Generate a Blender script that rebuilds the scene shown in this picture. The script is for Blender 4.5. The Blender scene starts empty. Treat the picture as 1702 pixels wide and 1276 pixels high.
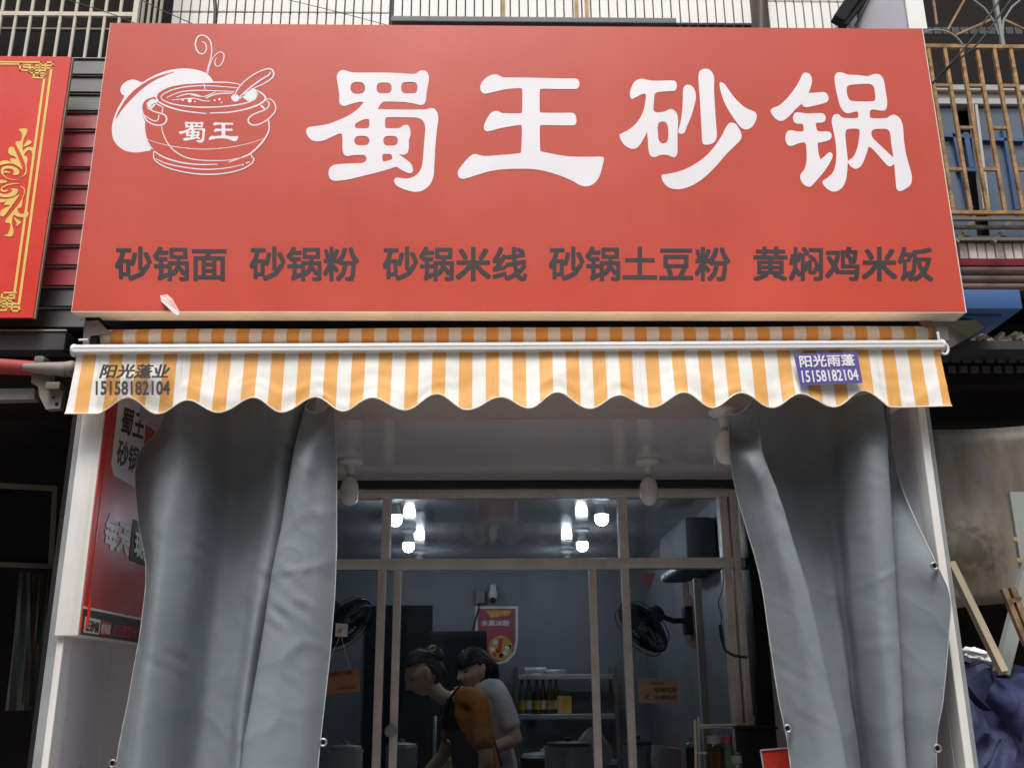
import bpy, bmesh, math, random
import numpy as np
from mathutils import Vector, Matrix
from mathutils.geometry import tessellate_polygon
from mathutils import noise as NZ
random.seed(7)
S = bpy.context.scene
COL = S.collection
R = math.radians

# ------------------------------------------------------------------ camera, sky, sun, exposure
PITCH, YAW, ROLL, FPX = R(17.31), R(1.30), R(-0.42), 1635.7
CAMZ = 1.5
PW, PH = 1702.0, 1276.0
_F = Vector((math.sin(YAW)*math.cos(PITCH), math.cos(YAW)*math.cos(PITCH), math.sin(PITCH)))
_r0 = Vector((math.cos(YAW), -math.sin(YAW), 0)); _u0 = _r0.cross(_F)
_RT = _r0*math.cos(ROLL)+_u0*math.sin(ROLL); _UP = -_r0*math.sin(ROLL)+_u0*math.cos(ROLL)
cd = bpy.data.cameras.new('camera'); cam = bpy.data.objects.new('camera', cd); COL.objects.link(cam)
m3 = Matrix((_RT, _UP, -_F)).transposed()
cam.matrix_world = Matrix.Translation((0, 0, CAMZ)) @ m3.to_4x4()
cd.sensor_fit = 'HORIZONTAL'; cd.sensor_width = 36.0; cd.lens = FPX/PW*36.0
cd.clip_start = 0.05; cd.clip_end = 400
S.camera = cam

SUN_EL, SUN_AZ = 62.0, 190.0        # overcast: sun behind the camera, a little to its left
w = bpy.data.worlds.new('World'); S.world = w; w.use_nodes = True
nt = w.node_tree; bg = nt.nodes['Background']
sky = nt.nodes.new('ShaderNodeTexSky'); sky.sky_type = 'NISHITA'; sky.sun_disc = False
sky.sun_elevation = R(SUN_EL); sky.sun_rotation = R(SUN_AZ)
sky.air_density = 1.0; sky.dust_density = 4.0; sky.ozone_density = 1.0
hs = nt.nodes.new('ShaderNodeHueSaturation'); hs.inputs['Saturation'].default_value = 0.35
nt.links.new(sky.outputs[0], hs.inputs['Color']); nt.links.new(hs.outputs[0], bg.inputs[0])
bg.inputs[1].default_value = 0.09
sl = bpy.data.lights.new('sun', 'SUN'); sl.energy = 1.5; sl.angle = R(22); sl.color = (1, .97, .92)
so = bpy.data.objects.new('sun', sl); COL.objects.link(so)
az = R(SUN_AZ)
sdir = Vector((math.sin(az)*math.cos(R(SUN_EL)), math.cos(az)*math.cos(R(SUN_EL)), math.sin(R(SUN_EL))))
so.rotation_euler = sdir.to_track_quat('Z', 'Y').to_euler(); so.location = (0, -3, 9)
S.view_settings.view_transform = 'Standard'; S.view_settings.look = 'None'
S.view_settings.gamma = 1; S.view_settings.use_curve_mapping = False
S.view_settings.exposure = 1.1
S.render.engine = 'CYCLES'
S.cycles.max_bounces = 8; S.cycles.transparent_max_bounces = 12
S.cycles.sample_clamp_indirect = 4.0; S.cycles.use_denoising = True

# ------------------------------------------------------------------ photograph pixel -> point on a real plane
def ray(px, py): return _F*FPX + _RT*(px-PW/2) - _UP*(py-PH/2)
def U(px, py, Y):                                    # on the facade plane y = Y
    v = ray(px, py); v = v*(Y/v.y); return Vector((v.x, v.y, v.z+CAMZ))
def UX(px, py, X):                                   # on a side wall x = X
    v = ray(px, py); v = v*(X/v.x); return Vector((v.x, v.y, v.z+CAMZ))
def UZ(px, py, Z):                                   # on a level plane z = Z
    v = ray(px, py); v = v*((Z-CAMZ)/v.z); return Vector((v.x, v.y, v.z+CAMZ))

# ------------------------------------------------------------------ materials
def nodes(name):
    m = bpy.data.materials.new(name); m.use_nodes = True
    t = m.node_tree; return m, t, t.nodes['Principled BSDF']
def lk(t, a, b): t.links.new(a, b)
def M(name, col, rough=.5, var=.12, scale=6.0, bump=0.0, bscale=60.0, metal=0.0, spec=.5, dirt=None, damt=0.0, dscale=3.0, stretch=(1,1,1), rvar=.1):
    m, t, b = nodes(name)
    tc = t.nodes.new('ShaderNodeTexCoord'); mp = t.nodes.new('ShaderNodeMapping'); mp.inputs['Scale'].default_value = stretch
    lk(t, tc.outputs['Object'], mp.inputs[0])
    n = t.nodes.new('ShaderNodeTexNoise'); n.inputs['Scale'].default_value = scale; n.inputs['Detail'].default_value = 6
    lk(t, mp.outputs[0], n.inputs[0])
    mr = t.nodes.new('ShaderNodeMapRange'); mr.inputs[1].default_value = .3; mr.inputs[2].default_value = .7
    mr.inputs[3].default_value = 1-var; mr.inputs[4].default_value = 1+var
    lk(t, n.outputs[0], mr.inputs[0])
    mx = t.nodes.new('ShaderNodeVectorMath'); mx.operation = 'SCALE'; mx.inputs[0].default_value = col[:3]
    lk(t, mr.outputs[0], mx.inputs[3]); out = mx.outputs[0]
    if dirt is not None and damt > 0:
        n2 = t.nodes.new('ShaderNodeTexNoise'); n2.inputs['Scale'].default_value = dscale; n2.inputs['Detail'].default_value = 8; n2.inputs['Roughness'].default_value = .7
        lk(t, mp.outputs[0], n2.inputs[0])
        r2 = t.nodes.new('ShaderNodeMapRange'); r2.inputs[1].default_value = .45; r2.inputs[2].default_value = .75; r2.inputs[3].default_value = 0; r2.inputs[4].default_value = damt
        lk(t, n2.outputs[0], r2.inputs[0])
        mm = t.nodes.new('ShaderNodeMix'); mm.data_type = 'RGBA'
        lk(t, r2.outputs[0], mm.inputs[0]); lk(t, out, mm.inputs[6]); mm.inputs[7].default_value = (*dirt, 1); out = mm.outputs[2]
    lk(t, out, b.inputs['Base Color'])
    rr = t.nodes.new('ShaderNodeMapRange'); rr.inputs[1].default_value = .3; rr.inputs[2].default_value = .7
    rr.inputs[3].default_value = max(.03, rough-rvar); rr.inputs[4].default_value = min(1, rough+rvar)
    lk(t, n.outputs[0], rr.inputs[0]); lk(t, rr.outputs[0], b.inputs['Roughness'])
    b.inputs['Metallic'].default_value = metal; b.inputs['Specular IOR Level'].default_value = spec
    if bump > 0:
        n3 = t.nodes.new('ShaderNodeTexNoise'); n3.inputs['Scale'].default_value = bscale; n3.inputs['Detail'].default_value = 5
        lk(t, mp.outputs[0], n3.inputs[0])
        bp = t.nodes.new('ShaderNodeBump'); bp.inputs['Strength'].default_value = bump; bp.inputs['Distance'].default_value = .01
        lk(t, n3.outputs[0], bp.inputs['Height']); lk(t, bp.outputs[0], b.inputs['Normal'])
    return m
def glass_mat(name, tint=(.82,.85,.87), refl=.10):
    m = bpy.data.materials.new(name); m.use_nodes = True; t = m.node_tree; t.nodes.clear()
    o = t.nodes.new('ShaderNodeOutputMaterial'); tr = t.nodes.new('ShaderNodeBsdfTransparent'); tr.inputs[0].default_value = (*tint, 1)
    gl = t.nodes.new('ShaderNodeBsdfGlossy'); gl.inputs['Roughness'].default_value = .02; gl.inputs[0].default_value = (.9,.92,.95,1)
    lw = t.nodes.new('ShaderNodeLayerWeight'); lw.inputs[0].default_value = .12
    mr = t.nodes.new('ShaderNodeMapRange'); mr.inputs[3].default_value = refl; mr.inputs[4].default_value = 1.0
    mx = t.nodes.new('ShaderNodeMixShader'); lk(t, lw.outputs['Fresnel'], mr.inputs[0]); lk(t, mr.outputs[0], mx.inputs[0])
    lk(t, tr.outputs[0], mx.inputs[1]); lk(t, gl.outputs[0], mx.inputs[2])
    df = t.nodes.new('ShaderNodeBsdfDiffuse'); df.inputs[0].default_value = (.35,.36,.38,1)
    tc = t.nodes.new('ShaderNodeTexCoord'); nz = t.nodes.new('ShaderNodeTexNoise'); nz.inputs['Scale'].default_value = 5; nz.inputs['Detail'].default_value = 8
    lk(t, tc.outputs['Object'], nz.inputs[0])
    r2 = t.nodes.new('ShaderNodeMapRange'); r2.inputs[1].default_value = .4; r2.inputs[2].default_value = .8; r2.inputs[3].default_value = .001; r2.inputs[4].default_value = .014
    lk(t, nz.outputs[0], r2.inputs[0])
    m2 = t.nodes.new('ShaderNodeMixShader'); lk(t, r2.outputs[0], m2.inputs[0]); lk(t, mx.outputs[0], m2.inputs[1]); lk(t, df.outputs[0], m2.inputs[2])
    lk(t, m2.outputs[0], o.inputs[0]); return m
def emit_mat(name, col, s):
    m, t, b = nodes(name); b.inputs['Base Color'].default_value = (.8,.8,.8,1)
    b.inputs['Emission Color'].default_value = (*col, 1); b.inputs['Emission Strength'].default_value = s; return m
def stripe_mat(name, x0, period, white, orange, streak=.25):
    m, t, b = nodes(name)
    tc = t.nodes.new('ShaderNodeTexCoord'); sp = t.nodes.new('ShaderNodeSeparateXYZ'); lk(t, tc.outputs['Object'], sp.inputs[0])
    a = t.nodes.new('ShaderNodeMath'); a.operation = 'SUBTRACT'; a.inputs[1].default_value = x0; lk(t, sp.outputs[0], a.inputs[0])
    d = t.nodes.new('ShaderNodeMath'); d.operation = 'DIVIDE'; d.inputs[1].default_value = period; lk(t, a.outputs[0], d.inputs[0])
    f = t.nodes.new('ShaderNodeMath'); f.operation = 'FRACT'; lk(t, d.outputs[0], f.inputs[0])
    c = t.nodes.new('ShaderNodeMath'); c.operation = 'LESS_THAN'; c.inputs[1].default_value = .5; lk(t, f.outputs[0], c.inputs[0])
    mx = t.nodes.new('ShaderNodeMix'); mx.data_type = 'RGBA'; mx.inputs[6].default_value = (*white, 1); mx.inputs[7].default_value = (*orange, 1)
    lk(t, c.outputs[0], mx.inputs[0])
    # fine vertical wear streaks and soft dirt
    mp = t.nodes.new('ShaderNodeMapping'); mp.inputs['Scale'].default_value = (1, .05, .035); lk(t, tc.outputs['Object'], mp.inputs[0])
    n = t.nodes.new('ShaderNodeTexNoise'); n.inputs['Scale'].default_value = 170; n.inputs['Detail'].default_value = 4; lk(t, mp.outputs[0], n.inputs[0])
    r = t.nodes.new('ShaderNodeMapRange'); r.inputs[1].default_value = .55; r.inputs[2].default_value = .8; r.inputs[3].default_value = 0; r.inputs[4].default_value = streak*2
    lk(t, n.outputs[0], r.inputs[0])
    n2 = t.nodes.new('ShaderNodeTexNoise'); n2.inputs['Scale'].default_value = 3; n2.inputs['Detail'].default_value = 5; lk(t, tc.outputs['Object'], n2.inputs[0])
    q = t.nodes.new('ShaderNodeMapRange'); q.inputs[1].default_value = .42; q.inputs[2].default_value = .62; lk(t, n2.outputs[0], q.inputs[0])
    mu = t.nodes.new('ShaderNodeMath'); mu.operation = 'MULTIPLY'; lk(t, r.outputs[0], mu.inputs[0]); lk(t, q.outputs[0], mu.inputs[1])
    m3 = t.nodes.new('ShaderNodeMix'); m3.data_type = 'RGBA'; lk(t, mu.outputs[0], m3.inputs[0]); lk(t, mx.outputs[2], m3.inputs[6]); m3.inputs[7].default_value = (.28,.24,.2,1)
    lk(t, m3.outputs[2], b.inputs['Base Color']); b.inputs['Roughness'].default_value = .55
    bp = t.nodes.new('ShaderNodeBump'); bp.inputs['Strength'].default_value = .25; bp.inputs['Distance'].default_value = .004
    n4 = t.nodes.new('ShaderNodeTexNoise'); n4.inputs['Scale'].default_value = 18; n4.inputs['Detail'].default_value = 4; lk(t, tc.outputs['Object'], n4.inputs[0])
    lk(t, n4.outputs[0], bp.inputs['Height']); lk(t, bp.outputs[0], b.inputs['Normal'])
    tl = t.nodes.new('ShaderNodeBsdfTranslucent'); lk(t, m3.outputs[2], tl.inputs[0]); ms = t.nodes.new('ShaderNodeMixShader'); ms.inputs[0].default_value = .10
    lk(t, b.outputs[0], ms.inputs[1]); lk(t, tl.outputs[0], ms.inputs[2]); lk(t, ms.outputs[0], t.nodes['Material Output'].inputs[0])
    return m

# ------------------------------------------------------------------ geometry helpers
W = {}                                               # world location of each parent object
class G:
    def __init__(s): s.v = []; s.f = []
    def add(s, vs, fs):
        o = len(s.v); s.v += [Vector(v) for v in vs]; s.f += [tuple(i+o for i in f) for f in fs]; return s
    def box(s, a, b):
        x0,y0,z0 = a; x1,y1,z1 = b
        return s.add([(x0,y0,z0),(x1,y0,z0),(x1,y1,z0),(x0,y1,z0),(x0,y0,z1),(x1,y0,z1),(x1,y1,z1),(x0,y1,z1)],
              [(0,3,2,1),(4,5,6,7),(0,1,5,4),(1,2,6,5),(2,3,7,6),(3,0,4,7)])
    def bbox(s, a, b, r=.004):                       # box with chamfered edges
        bm = bmesh.new(); bmesh.ops.create_cube(bm, size=1)
        a = Vector(a); b = Vector(b); c = (a+b)/2; d = b-a
        for v in bm.verts: v.co = Vector((v.co.x*abs(d.x), v.co.y*abs(d.y), v.co.z*abs(d.z)))+c
        bmesh.ops.bevel(bm, geom=list(bm.edges), offset=min(r, .45*min(abs(x) for x in d)), segments=2, affect='EDGES', profile=.6)
        return s.bm(bm)
    def bm(s, bm):
        bm.verts.index_update(); vs = [v.co.copy() for v in bm.verts]; fs = [tuple(v.index for v in f.verts) for f in bm.faces]
        bm.free(); return s.add(vs, fs)
    def bar(s, p, q, w, h=None, up=(0,1,0)):         # rectangular bar
        p = Vector(p); q = Vector(q); h = w if h is None else h
        d = (q-p).normalized(); u = Vector(up); u = (u-d*u.dot(d))
        if u.length < 1e-4: u = Vector((1,0,0)); u = u-d*u.dot(d)
        u.normalize(); r = d.cross(u)
        vs = []
        for c in (p, q):
            for a, b in ((-1,-1),(1,-1),(1,1),(-1,1)): vs.append(c+r*(a*w/2)+u*(b*h/2))
        return s.add(vs, [(3,2,1,0),(4,5,6,7),(0,1,5,4),(1,2,6,5),(2,3,7,6),(3,0,4,7)])
    def tube(s, pts, r, n=8, closed=False, cap=True):
        pts = [Vector(p) for p in pts]; k = len(pts); rs = r if isinstance(r, (list, tuple)) else [r]*k
        vs = []; up = None
        for i in range(k):
            a = pts[i-1] if (i > 0 or closed) else pts[0]; b = pts[(i+1) % k] if (i < k-1 or closed) else pts[-1]
            d = (b-a)
            d = d.normalized() if d.length > 1e-9 else Vector((0,0,1))
            if up is None:
                up = Vector((0,0,1)) if abs(d.z) < .9 else Vector((1,0,0))
            u = up-d*up.dot(d); u = u.normalized() if u.length > 1e-6 else Vector((1,0,0)); up = u; v = d.cross(u)
            for j in range(n):
                t = 2*math.pi*j/n; vs.append(pts[i]+u*(math.cos(t)*rs[i])+v*(math.sin(t)*rs[i]))
        fs = []
        for i in range(k if closed else k-1):
            i2 = (i+1) % k
            for j in range(n): fs.append((i*n+j, i*n+(j+1) % n, i2*n+(j+1) % n, i2*n+j))
        if cap and not closed: fs += [tuple(range(n))[::-1], tuple(range((k-1)*n, k*n))]
        return s.add(vs, fs)
    def lathe(s, prof, c, axis='z', n=24, sx=1, sy=1):
        c = Vector(c); vs = []
        for r, h in prof:
            for j in range(n):
                t = 2*math.pi*j/n; a, b = r*math.cos(t)*sx, r*math.sin(t)*sy
                vs.append(c+(Vector((a,b,h)) if axis == 'z' else Vector((h,a,b)) if axis == 'x' else Vector((a,h,b))))
        fs = []; k = len(prof)
        for i in range(k-1):
            for j in range(n): fs.append((i*n+j, i*n+(j+1) % n, (i+1)*n+(j+1) % n, (i+1)*n+j))
        fs += [tuple(range(n))[::-1], tuple(range((k-1)*n, k*n))]
        return s.add(vs, fs)
    def plate(s, pts, th, ex=(0,1,0), holes=()):     # polygon (points in 3D) extruded by th along ex
        loops = [[Vector(p) for p in pts]]+[[Vector(p) for p in h] for h in holes]
        tris = tessellate_polygon(loops); flat = [p for l in loops for p in l]; e = Vector(ex)*th; n = len(flat)
        s_vs = flat+[p+e for p in flat]
        fs = [tuple(t) for t in tris]+[tuple(i+n for i in t[::-1]) for t in tris]
        o = 0
        for l in loops:
            k = len(l)
            for i in range(k): fs.append((o+i, o+(i+1) % k, o+(i+1) % k+n, o+i+n))
            o += k
        return s.add(s_vs, fs)
    def sphere(s, c, rx, ry=None, rz=None, n=16, m=10):
        ry = rx if ry is None else ry; rz = rx if rz is None else rz
        bm = bmesh.new(); bmesh.ops.create_uvsphere(bm, u_segments=n, v_segments=m, radius=1)
        c = Vector(c)
        for v in bm.verts: v.co = Vector((v.co.x*rx, v.co.y*ry, v.co.z*rz))+c
        return s.bm(bm)

def build(name, g, mat, parent=None, smooth=False, label=None, cat=None, group=None, kind=None, recalc=True):
    me = bpy.data.meshes.new(name); off = W.get(parent.name, Vector()) if parent else Vector()
    me.from_pydata([v-off for v in g.v], [], g.f)
    if recalc:
        bm = bmesh.new(); bm.from_mesh(me); bmesh.ops.recalc_face_normals(bm, faces=bm.faces); bm.to_mesh(me); bm.free()
    if smooth:
        for p in me.polygons: p.use_smooth = True
        try: me.set_sharp_from_angle(angle=R(40))
        except Exception: pass
    me.materials.append(mat); me.update()
    o = bpy.data.objects.new(name, me); COL.objects.link(o)
    if parent: o.parent = parent
    W[o.name] = off.copy()
    tag(o, label, cat, group, kind); return o
def tag(o, label=None, cat=None, group=None, kind=None):
    if label: o['label'] = label
    if cat: o['category'] = cat
    if group: o['group'] = group
    if kind: o['kind'] = kind
    return o
def thing(name, loc, label, cat, group=None):
    o = bpy.data.objects.new(name, None); COL.objects.link(o); o.location = loc; o.empty_display_size = .1
    W[o.name] = Vector(loc); return tag(o, label, cat, group)
def dup(o, parent, loc=None, name=None):
    c = o.copy(); COL.objects.link(c); c.parent = parent
    if loc is not None: c.location = loc
    return c
def copy_tree(root, loc, label):
    r = root.copy(); COL.objects.link(r); r.location = loc; r['label'] = label; W[r.name] = Vector(loc)
    def rec(a, b):
        for ch in list(a.children):
            c = ch.copy(); COL.objects.link(c); c.parent = b; rec(ch, c)
    rec(root, r); return r

def spline(pts, n=5, closed=True, sharp=()):         # Catmull-Rom through 2D/3D points
    pts = [Vector(p) for p in pts]; k = len(pts); out = []
    rng = range(k if closed else k-1)
    for i in rng:
        p0 = pts[(i-1) % k] if (closed or i > 0) else pts[0]; p1 = pts[i]; p2 = pts[(i+1) % k]
        p3 = pts[(i+2) % k] if (closed or i < k-2) else pts[-1]
        # centripetal-ish: limit tangents by chord length so corners stay tight
        d = (p2-p1).length
        t1 = (p2-p0)*.5; t2 = (p3-p1)*.5
        if t1.length > d: t1 = t1*(d/t1.length)
        if t2.length > d: t2 = t2*(d/t2.length)
        if i in sharp: t1 = (p2-p1)*.6
        if (i+1) % k in sharp: t2 = (p2-p1)*.6
        for j in range(n):
            t = j/n; a = 2*t**3-3*t*t+1; b = t**3-2*t*t+t; c = -2*t**3+3*t*t; e = t**3-t*t
            out.append(p1*a+t1*b+p2*c+t2*e)
    if not closed: out.append(pts[-1])
    return out

def text_quad(name, s, quad, mat, parent, bold=.018, lift=.0015, shear=0.0, inset=0.0, label=None):
    """lettering fitted into a world quad (bl, br, tr, tl); each glyph outline is real geometry a hair proud of its panel"""
    cu = bpy.data.curves.new(name, 'FONT'); cu.body = s; cu.size = 1; cu.resolution_u = 2; cu.shear = shear
    o = bpy.data.objects.new(name+'_tmp', cu); COL.objects.link(o)
    dg = bpy.context.evaluated_depsgraph_get(); me = bpy.data.meshes.new_from_object(o.evaluated_get(dg))
    bpy.data.objects.remove(o); bpy.data.curves.remove(cu)
    if not me.vertices: return None
    base = [v.co.copy() for v in me.vertices]; polys = [tuple(p.vertices) for p in me.polygons]; bpy.data.meshes.remove(me)
    vs, fs, lv = [], [], []                            # heavier strokes: the same outline repeated a hair apart, each on its own level
    dirs = [(0,0),(-1,-1),(1,-1),(1,1),(-1,1),(0,-1),(1,0),(0,1),(-1,0)] if bold > 0 else [(0,0)]
    bold = bold*.92
    for k, (dx, dy) in enumerate(dirs):
        o_ = len(vs); vs += [c+Vector((dx*bold, dy*bold, 0)) for c in base]; lv += [k*.00003]*len(base); fs += [tuple(i+o_ for i in f) for f in polys]
    xs = [v.x for v in vs]; ys = [v.y for v in vs]
    x0, x1, y0, y1 = min(xs), max(xs), min(ys), max(ys)
    bl, br, tr, tl = [Vector(q) for q in quad]; nrm = (br-bl).cross(tl-bl).normalized(); off = W.get(parent.name, Vector())
    out = []
    for v, l in zip(vs, lv):
        a = (v.x-x0)/(x1-x0); b = (v.y-y0)/max(1e-6, y1-y0)
        out.append(bl*(1-a)*(1-b)+br*a*(1-b)+tr*a*b+tl*(1-a)*b+nrm*(lift+l)-off)
    me = bpy.data.meshes.new(name); me.from_pydata(out, [], fs); me.update()
    me.materials.clear(); me.materials.append(mat)
    ob = bpy.data.objects.new(name, me); COL.objects.link(ob); ob.parent = parent; W[ob.name] = off
    if label: ob['label'] = label
    return ob
def pquad(x0, y0, x1, y1, Y): return [U(x0, y1, Y), U(x1, y1, Y), U(x1, y0, Y), U(x0, y0, Y)]
def px_plate(pts, Y, th): return G().plate([U(x, y, Y) for x, y in pts], th)
def ribbon(g, pts, wds, nrm, lift):                  # flat stroke in a plane, variable width
    pts = [Vector(p) for p in pts]; n = Vector(nrm); k = len(pts); vs = []
    for i in range(k):
        d = (pts[min(k-1, i+1)]-pts[max(0, i-1)]).normalized(); s = n.cross(d).normalized(); wd = wds[i] if isinstance(wds, (list, tuple)) else wds
        vs += [pts[i]+s*wd/2+n*lift, pts[i]-s*wd/2+n*lift]
    g.add(vs, [(2*i, 2*i+1, 2*i+3, 2*i+2) for i in range(k-1)])

# ------------------------------------------------------------------ palette
m_white = M('white_painted_board', (.72,.70,.68), .4, .05, 4, .03, dirt=(.4,.36,.3), damt=.25)
m_lilac = M('lilac_wall_panel', (.60,.56,.60), .35, .03, 2)
m_ceil = M('porch_ceiling_panel', (.60,.57,.61), .10, .04, 3, rvar=.03, spec=.6)
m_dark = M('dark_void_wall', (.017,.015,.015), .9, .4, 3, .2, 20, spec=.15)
m_black = M('black_trim', (.008,.009,.011), .6, .2, 5, spec=.12)
m_con = M('concrete_paving', (.22,.21,.195), .85, .2, 2, .2, 40)
m_road = M('asphalt_road', (.07,.07,.07), .9, .25, 6, .3, 90)
m_opp = M('unseen_terrace_wall', (.16,.15,.14), .8, .15, 1)
m_red = M('sign_red_vinyl', (.52,.066,.040), .34, .05, 2.0, .02, 5, dirt=(.40,.05,.035), damt=.15, rvar=.05, spec=.5)
def streaks(m, amt, col, sx=38):
    t = m.node_tree; b = t.nodes['Principled BSDF']; src = b.inputs['Base Color'].links[0].from_socket
    tc = t.nodes.new('ShaderNodeTexCoord'); mp = t.nodes.new('ShaderNodeMapping'); mp.inputs['Scale'].default_value = (1,1,.03); lk(t, tc.outputs['Object'], mp.inputs[0])
    n = t.nodes.new('ShaderNodeTexNoise'); n.inputs['Scale'].default_value = sx; n.inputs['Detail'].default_value = 5; lk(t, mp.outputs[0], n.inputs[0])
    r = t.nodes.new('ShaderNodeMapRange'); r.inputs[1].default_value = .5; r.inputs[2].default_value = .75; r.inputs[4].default_value = amt; lk(t, n.outputs[0], r.inputs[0])
    mx = t.nodes.new('ShaderNodeMix'); mx.data_type = 'RGBA'; lk(t, r.outputs[0], mx.inputs[0]); lk(t, src, mx.inputs[6]); mx.inputs[7].default_value = (*col,1); lk(t, mx.outputs[2], b.inputs['Base Color'])
streaks(m_red, .05, (.60,.16,.12)); streaks(m_white, .35, (.42,.38,.33), 30)
m_sw = M('sign_white_vinyl', (.80,.76,.80), .35, .03, 3)
m_sdark = M('sign_dark_vinyl', (.050,.040,.044), .55, .1, 5, spec=.25)
m_cream = M('sign_return_cream', (.74,.67,.57), .45, .08, 5, dirt=(.3,.24,.18), damt=.3)
m_alu = M('aluminium', (.74,.74,.74), .32, .06, 10, metal=.15, stretch=(.1,1,1))
m_beige = M('beige_window_frame', (.72,.65,.61), .45, .08, 6, dirt=(.2,.16,.14), damt=.35, dscale=8)
m_bracket = M('bracket_beige', (.20,.175,.16), .5, .12, 8, dirt=(.2,.15,.1), damt=.4)
m_curt = M('grey_tarpaulin', (.185,.210,.238), .72, .08, 5, dirt=(.24,.255,.27), damt=.4, dscale=9, spec=.16, rvar=.07)
def add_creases(m, sc=4.0, strength=.75):
    t = m.node_tree; b = t.nodes['Principled BSDF']; tc = t.nodes.new('ShaderNodeTexCoord')
    nz = t.nodes.new('ShaderNodeTexNoise'); nz.noise_type = 'RIDGED_MULTIFRACTAL'; nz.inputs['Scale'].default_value = sc; nz.inputs['Detail'].default_value = 3; nz.inputs['Roughness'].default_value = .35
    wp = t.nodes.new('ShaderNodeTexNoise'); wp.inputs['Scale'].default_value = 2.5; lk(t, tc.outputs['Object'], wp.inputs[0])
    ad = t.nodes.new('ShaderNodeMix'); ad.data_type = 'VECTOR'; ad.inputs[0].default_value = .25; lk(t, tc.outputs['Object'], ad.inputs[4]); lk(t, wp.outputs['Color'], ad.inputs[5]); lk(t, ad.outputs[1], nz.inputs[0])
    fine = t.nodes.new('ShaderNodeTexNoise'); fine.inputs['Scale'].default_value = 260; fine.inputs['Detail'].default_value = 2; lk(t, tc.outputs['Object'], fine.inputs[0])
    b1 = t.nodes.new('ShaderNodeBump'); b1.inputs['Strength'].default_value = strength; b1.inputs['Distance'].default_value = .008; lk(t, nz.outputs[0], b1.inputs['Height'])
    b2 = t.nodes.new('ShaderNodeBump'); b2.inputs['Strength'].default_value = .12; b2.inputs['Distance'].default_value = .002; lk(t, fine.outputs[0], b2.inputs['Height']); lk(t, b1.outputs[0], b2.inputs['Normal'])
    lk(t, b2.outputs[0], b.inputs['Normal'])
add_creases(m_curt)
m_stitch = M('pale_piping', (.45,.46,.46), .6, .15, 40)
m_eye = M('eyelet_metal', (.38,.38,.38), .3, .1, 20, metal=.8)
m_tile = M('white_glazed_tile', (.86,.84,.81), .22, .05, 9, .1, 14, dirt=(.55,.46,.32), damt=.5, dscale=2.2)
m_grout = M('dark_grout', (.10,.085,.075), .9, .2, 10)
m_bark = M('brown_pipe', (.075,.05,.04), .6, .25, 9)
m_bars = M('cream_painted_bars', (.60,.55,.45), .5, .12, 9, .1, 30, dirt=(.22,.15,.08), damt=.5, dscale=9)
m_rust = M('rusty_ochre_bars', (.36,.21,.09), .8, .35, 14, .5, 60, dirt=(.075,.04,.025), damt=.95, dscale=11)
m_slatr = M('maroon_slat', (.32,.036,.048), .38, .12, 5, dirt=(.1,.03,.03), damt=.4)
m_slatk = M('charcoal_slat', (.045,.045,.05), .42, .2, 6, dirt=(.08,.07,.06), damt=.4)
m_edge = M('pale_slat_edge', (.33,.30,.29), .5, .2, 12)
m_lsign = M('bright_red_banner', (.64,.045,.028), .28, .05, 4, .03, 5, dirt=(.65,.16,.16), damt=.2)
m_gold = M('gold_print', (.76,.54,.13), .4, .06, 6)
m_blue = M('blue_fascia', (.035,.10,.27), .4, .12, 5, dirt=(.08,.08,.1), damt=.5)
m_tarp = M('blue_tarp', (.021,.026,.080), .7, .25, 6, .35, 30, dirt=(.075,.08,.12), damt=.6, spec=.25)
m_bag = M('white_plastic_bag', (.75,.76,.78), .6, .06, 8, .15, 12, spec=.2)
m_sheet = M('mottled_metal_sheet', (.165,.135,.098), .6, .45, 4, .35, 9, dirt=(.25,.25,.30), damt=.8, dscale=3.2, stretch=(1.6,1,.6))
m_post = M('grey_green_steel', (.26,.28,.27), .5, .12, 6, dirt=(.12,.1,.08), damt=.5)
m_wood = M('weathered_wood', (.30,.25,.17), .8, .25, 10, .3, 40, stretch=(1,1,.15), dirt=(.12,.09,.06), damt=.5)
m_roll = M('brown_corrugated', (.17,.10,.085), .6, .2, 8, .2, 30)
m_olive = M('olive_board', (.13,.115,.085), .7, .2, 5)
m_rub = M('broken_plaster', (.34,.30,.25), .9, .3, 12, .5, 40)
m_oglass = M('bluish_window_pane', (.10,.13,.18), .12, .2, 2, rvar=.04)
m_wframe = M('pale_window_frame', (.50,.48,.46), .4, .1, 6, dirt=(.2,.18,.15), damt=.4)
m_bframe = M('blue_window_frame', (.05,.10,.22), .4, .1, 6)
m_cable = M('black_cable', (.02,.02,.022), .5, .1, 10)
m_iwall = M('interior_blue_wall', (.17,.182,.212), .55, .06, 2, .05, 30)
m_iceil = M('interior_glossy_ceiling', (.26,.27,.29), .10, .04, 3, rvar=.03)
m_ifloor = M('interior_floor', (.3,.29,.28), .4, .1, 5)
m_porc = M('white_porcelain', (.62,.58,.56), .25, .05, 10)
m_globe = M('unlit_bulb_glass', (.72,.68,.67), .2, .03, 10)
m_glass = glass_mat('window_glass', (.64,.66,.68), .035)
m_lit = emit_mat('lit_bulb', (.86,.94,1), 62)
m_skin = M('skin', (.62,.40,.29), .5, .06, 20)
m_hair = M('black_hair', (.008,.007,.007), .5, .3, 60, .4, 200, stretch=(.2,1,1), spec=.25)
m_must = M('mustard_cotton', (.36,.135,.025), .85, .1, 20, .2, 120)
m_apron = M('black_apron', (.012,.013,.015), .75, .2, 20, .15, 100)
m_tee = M('white_cotton', (.62,.58,.58), .85, .05, 20, .2, 100)
m_jean = M('dark_trousers', (.03,.035,.05), .85, .1, 20)
m_steel = M('brushed_steel', (.45,.46,.47), .35, .1, 10, metal=.7)
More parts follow.
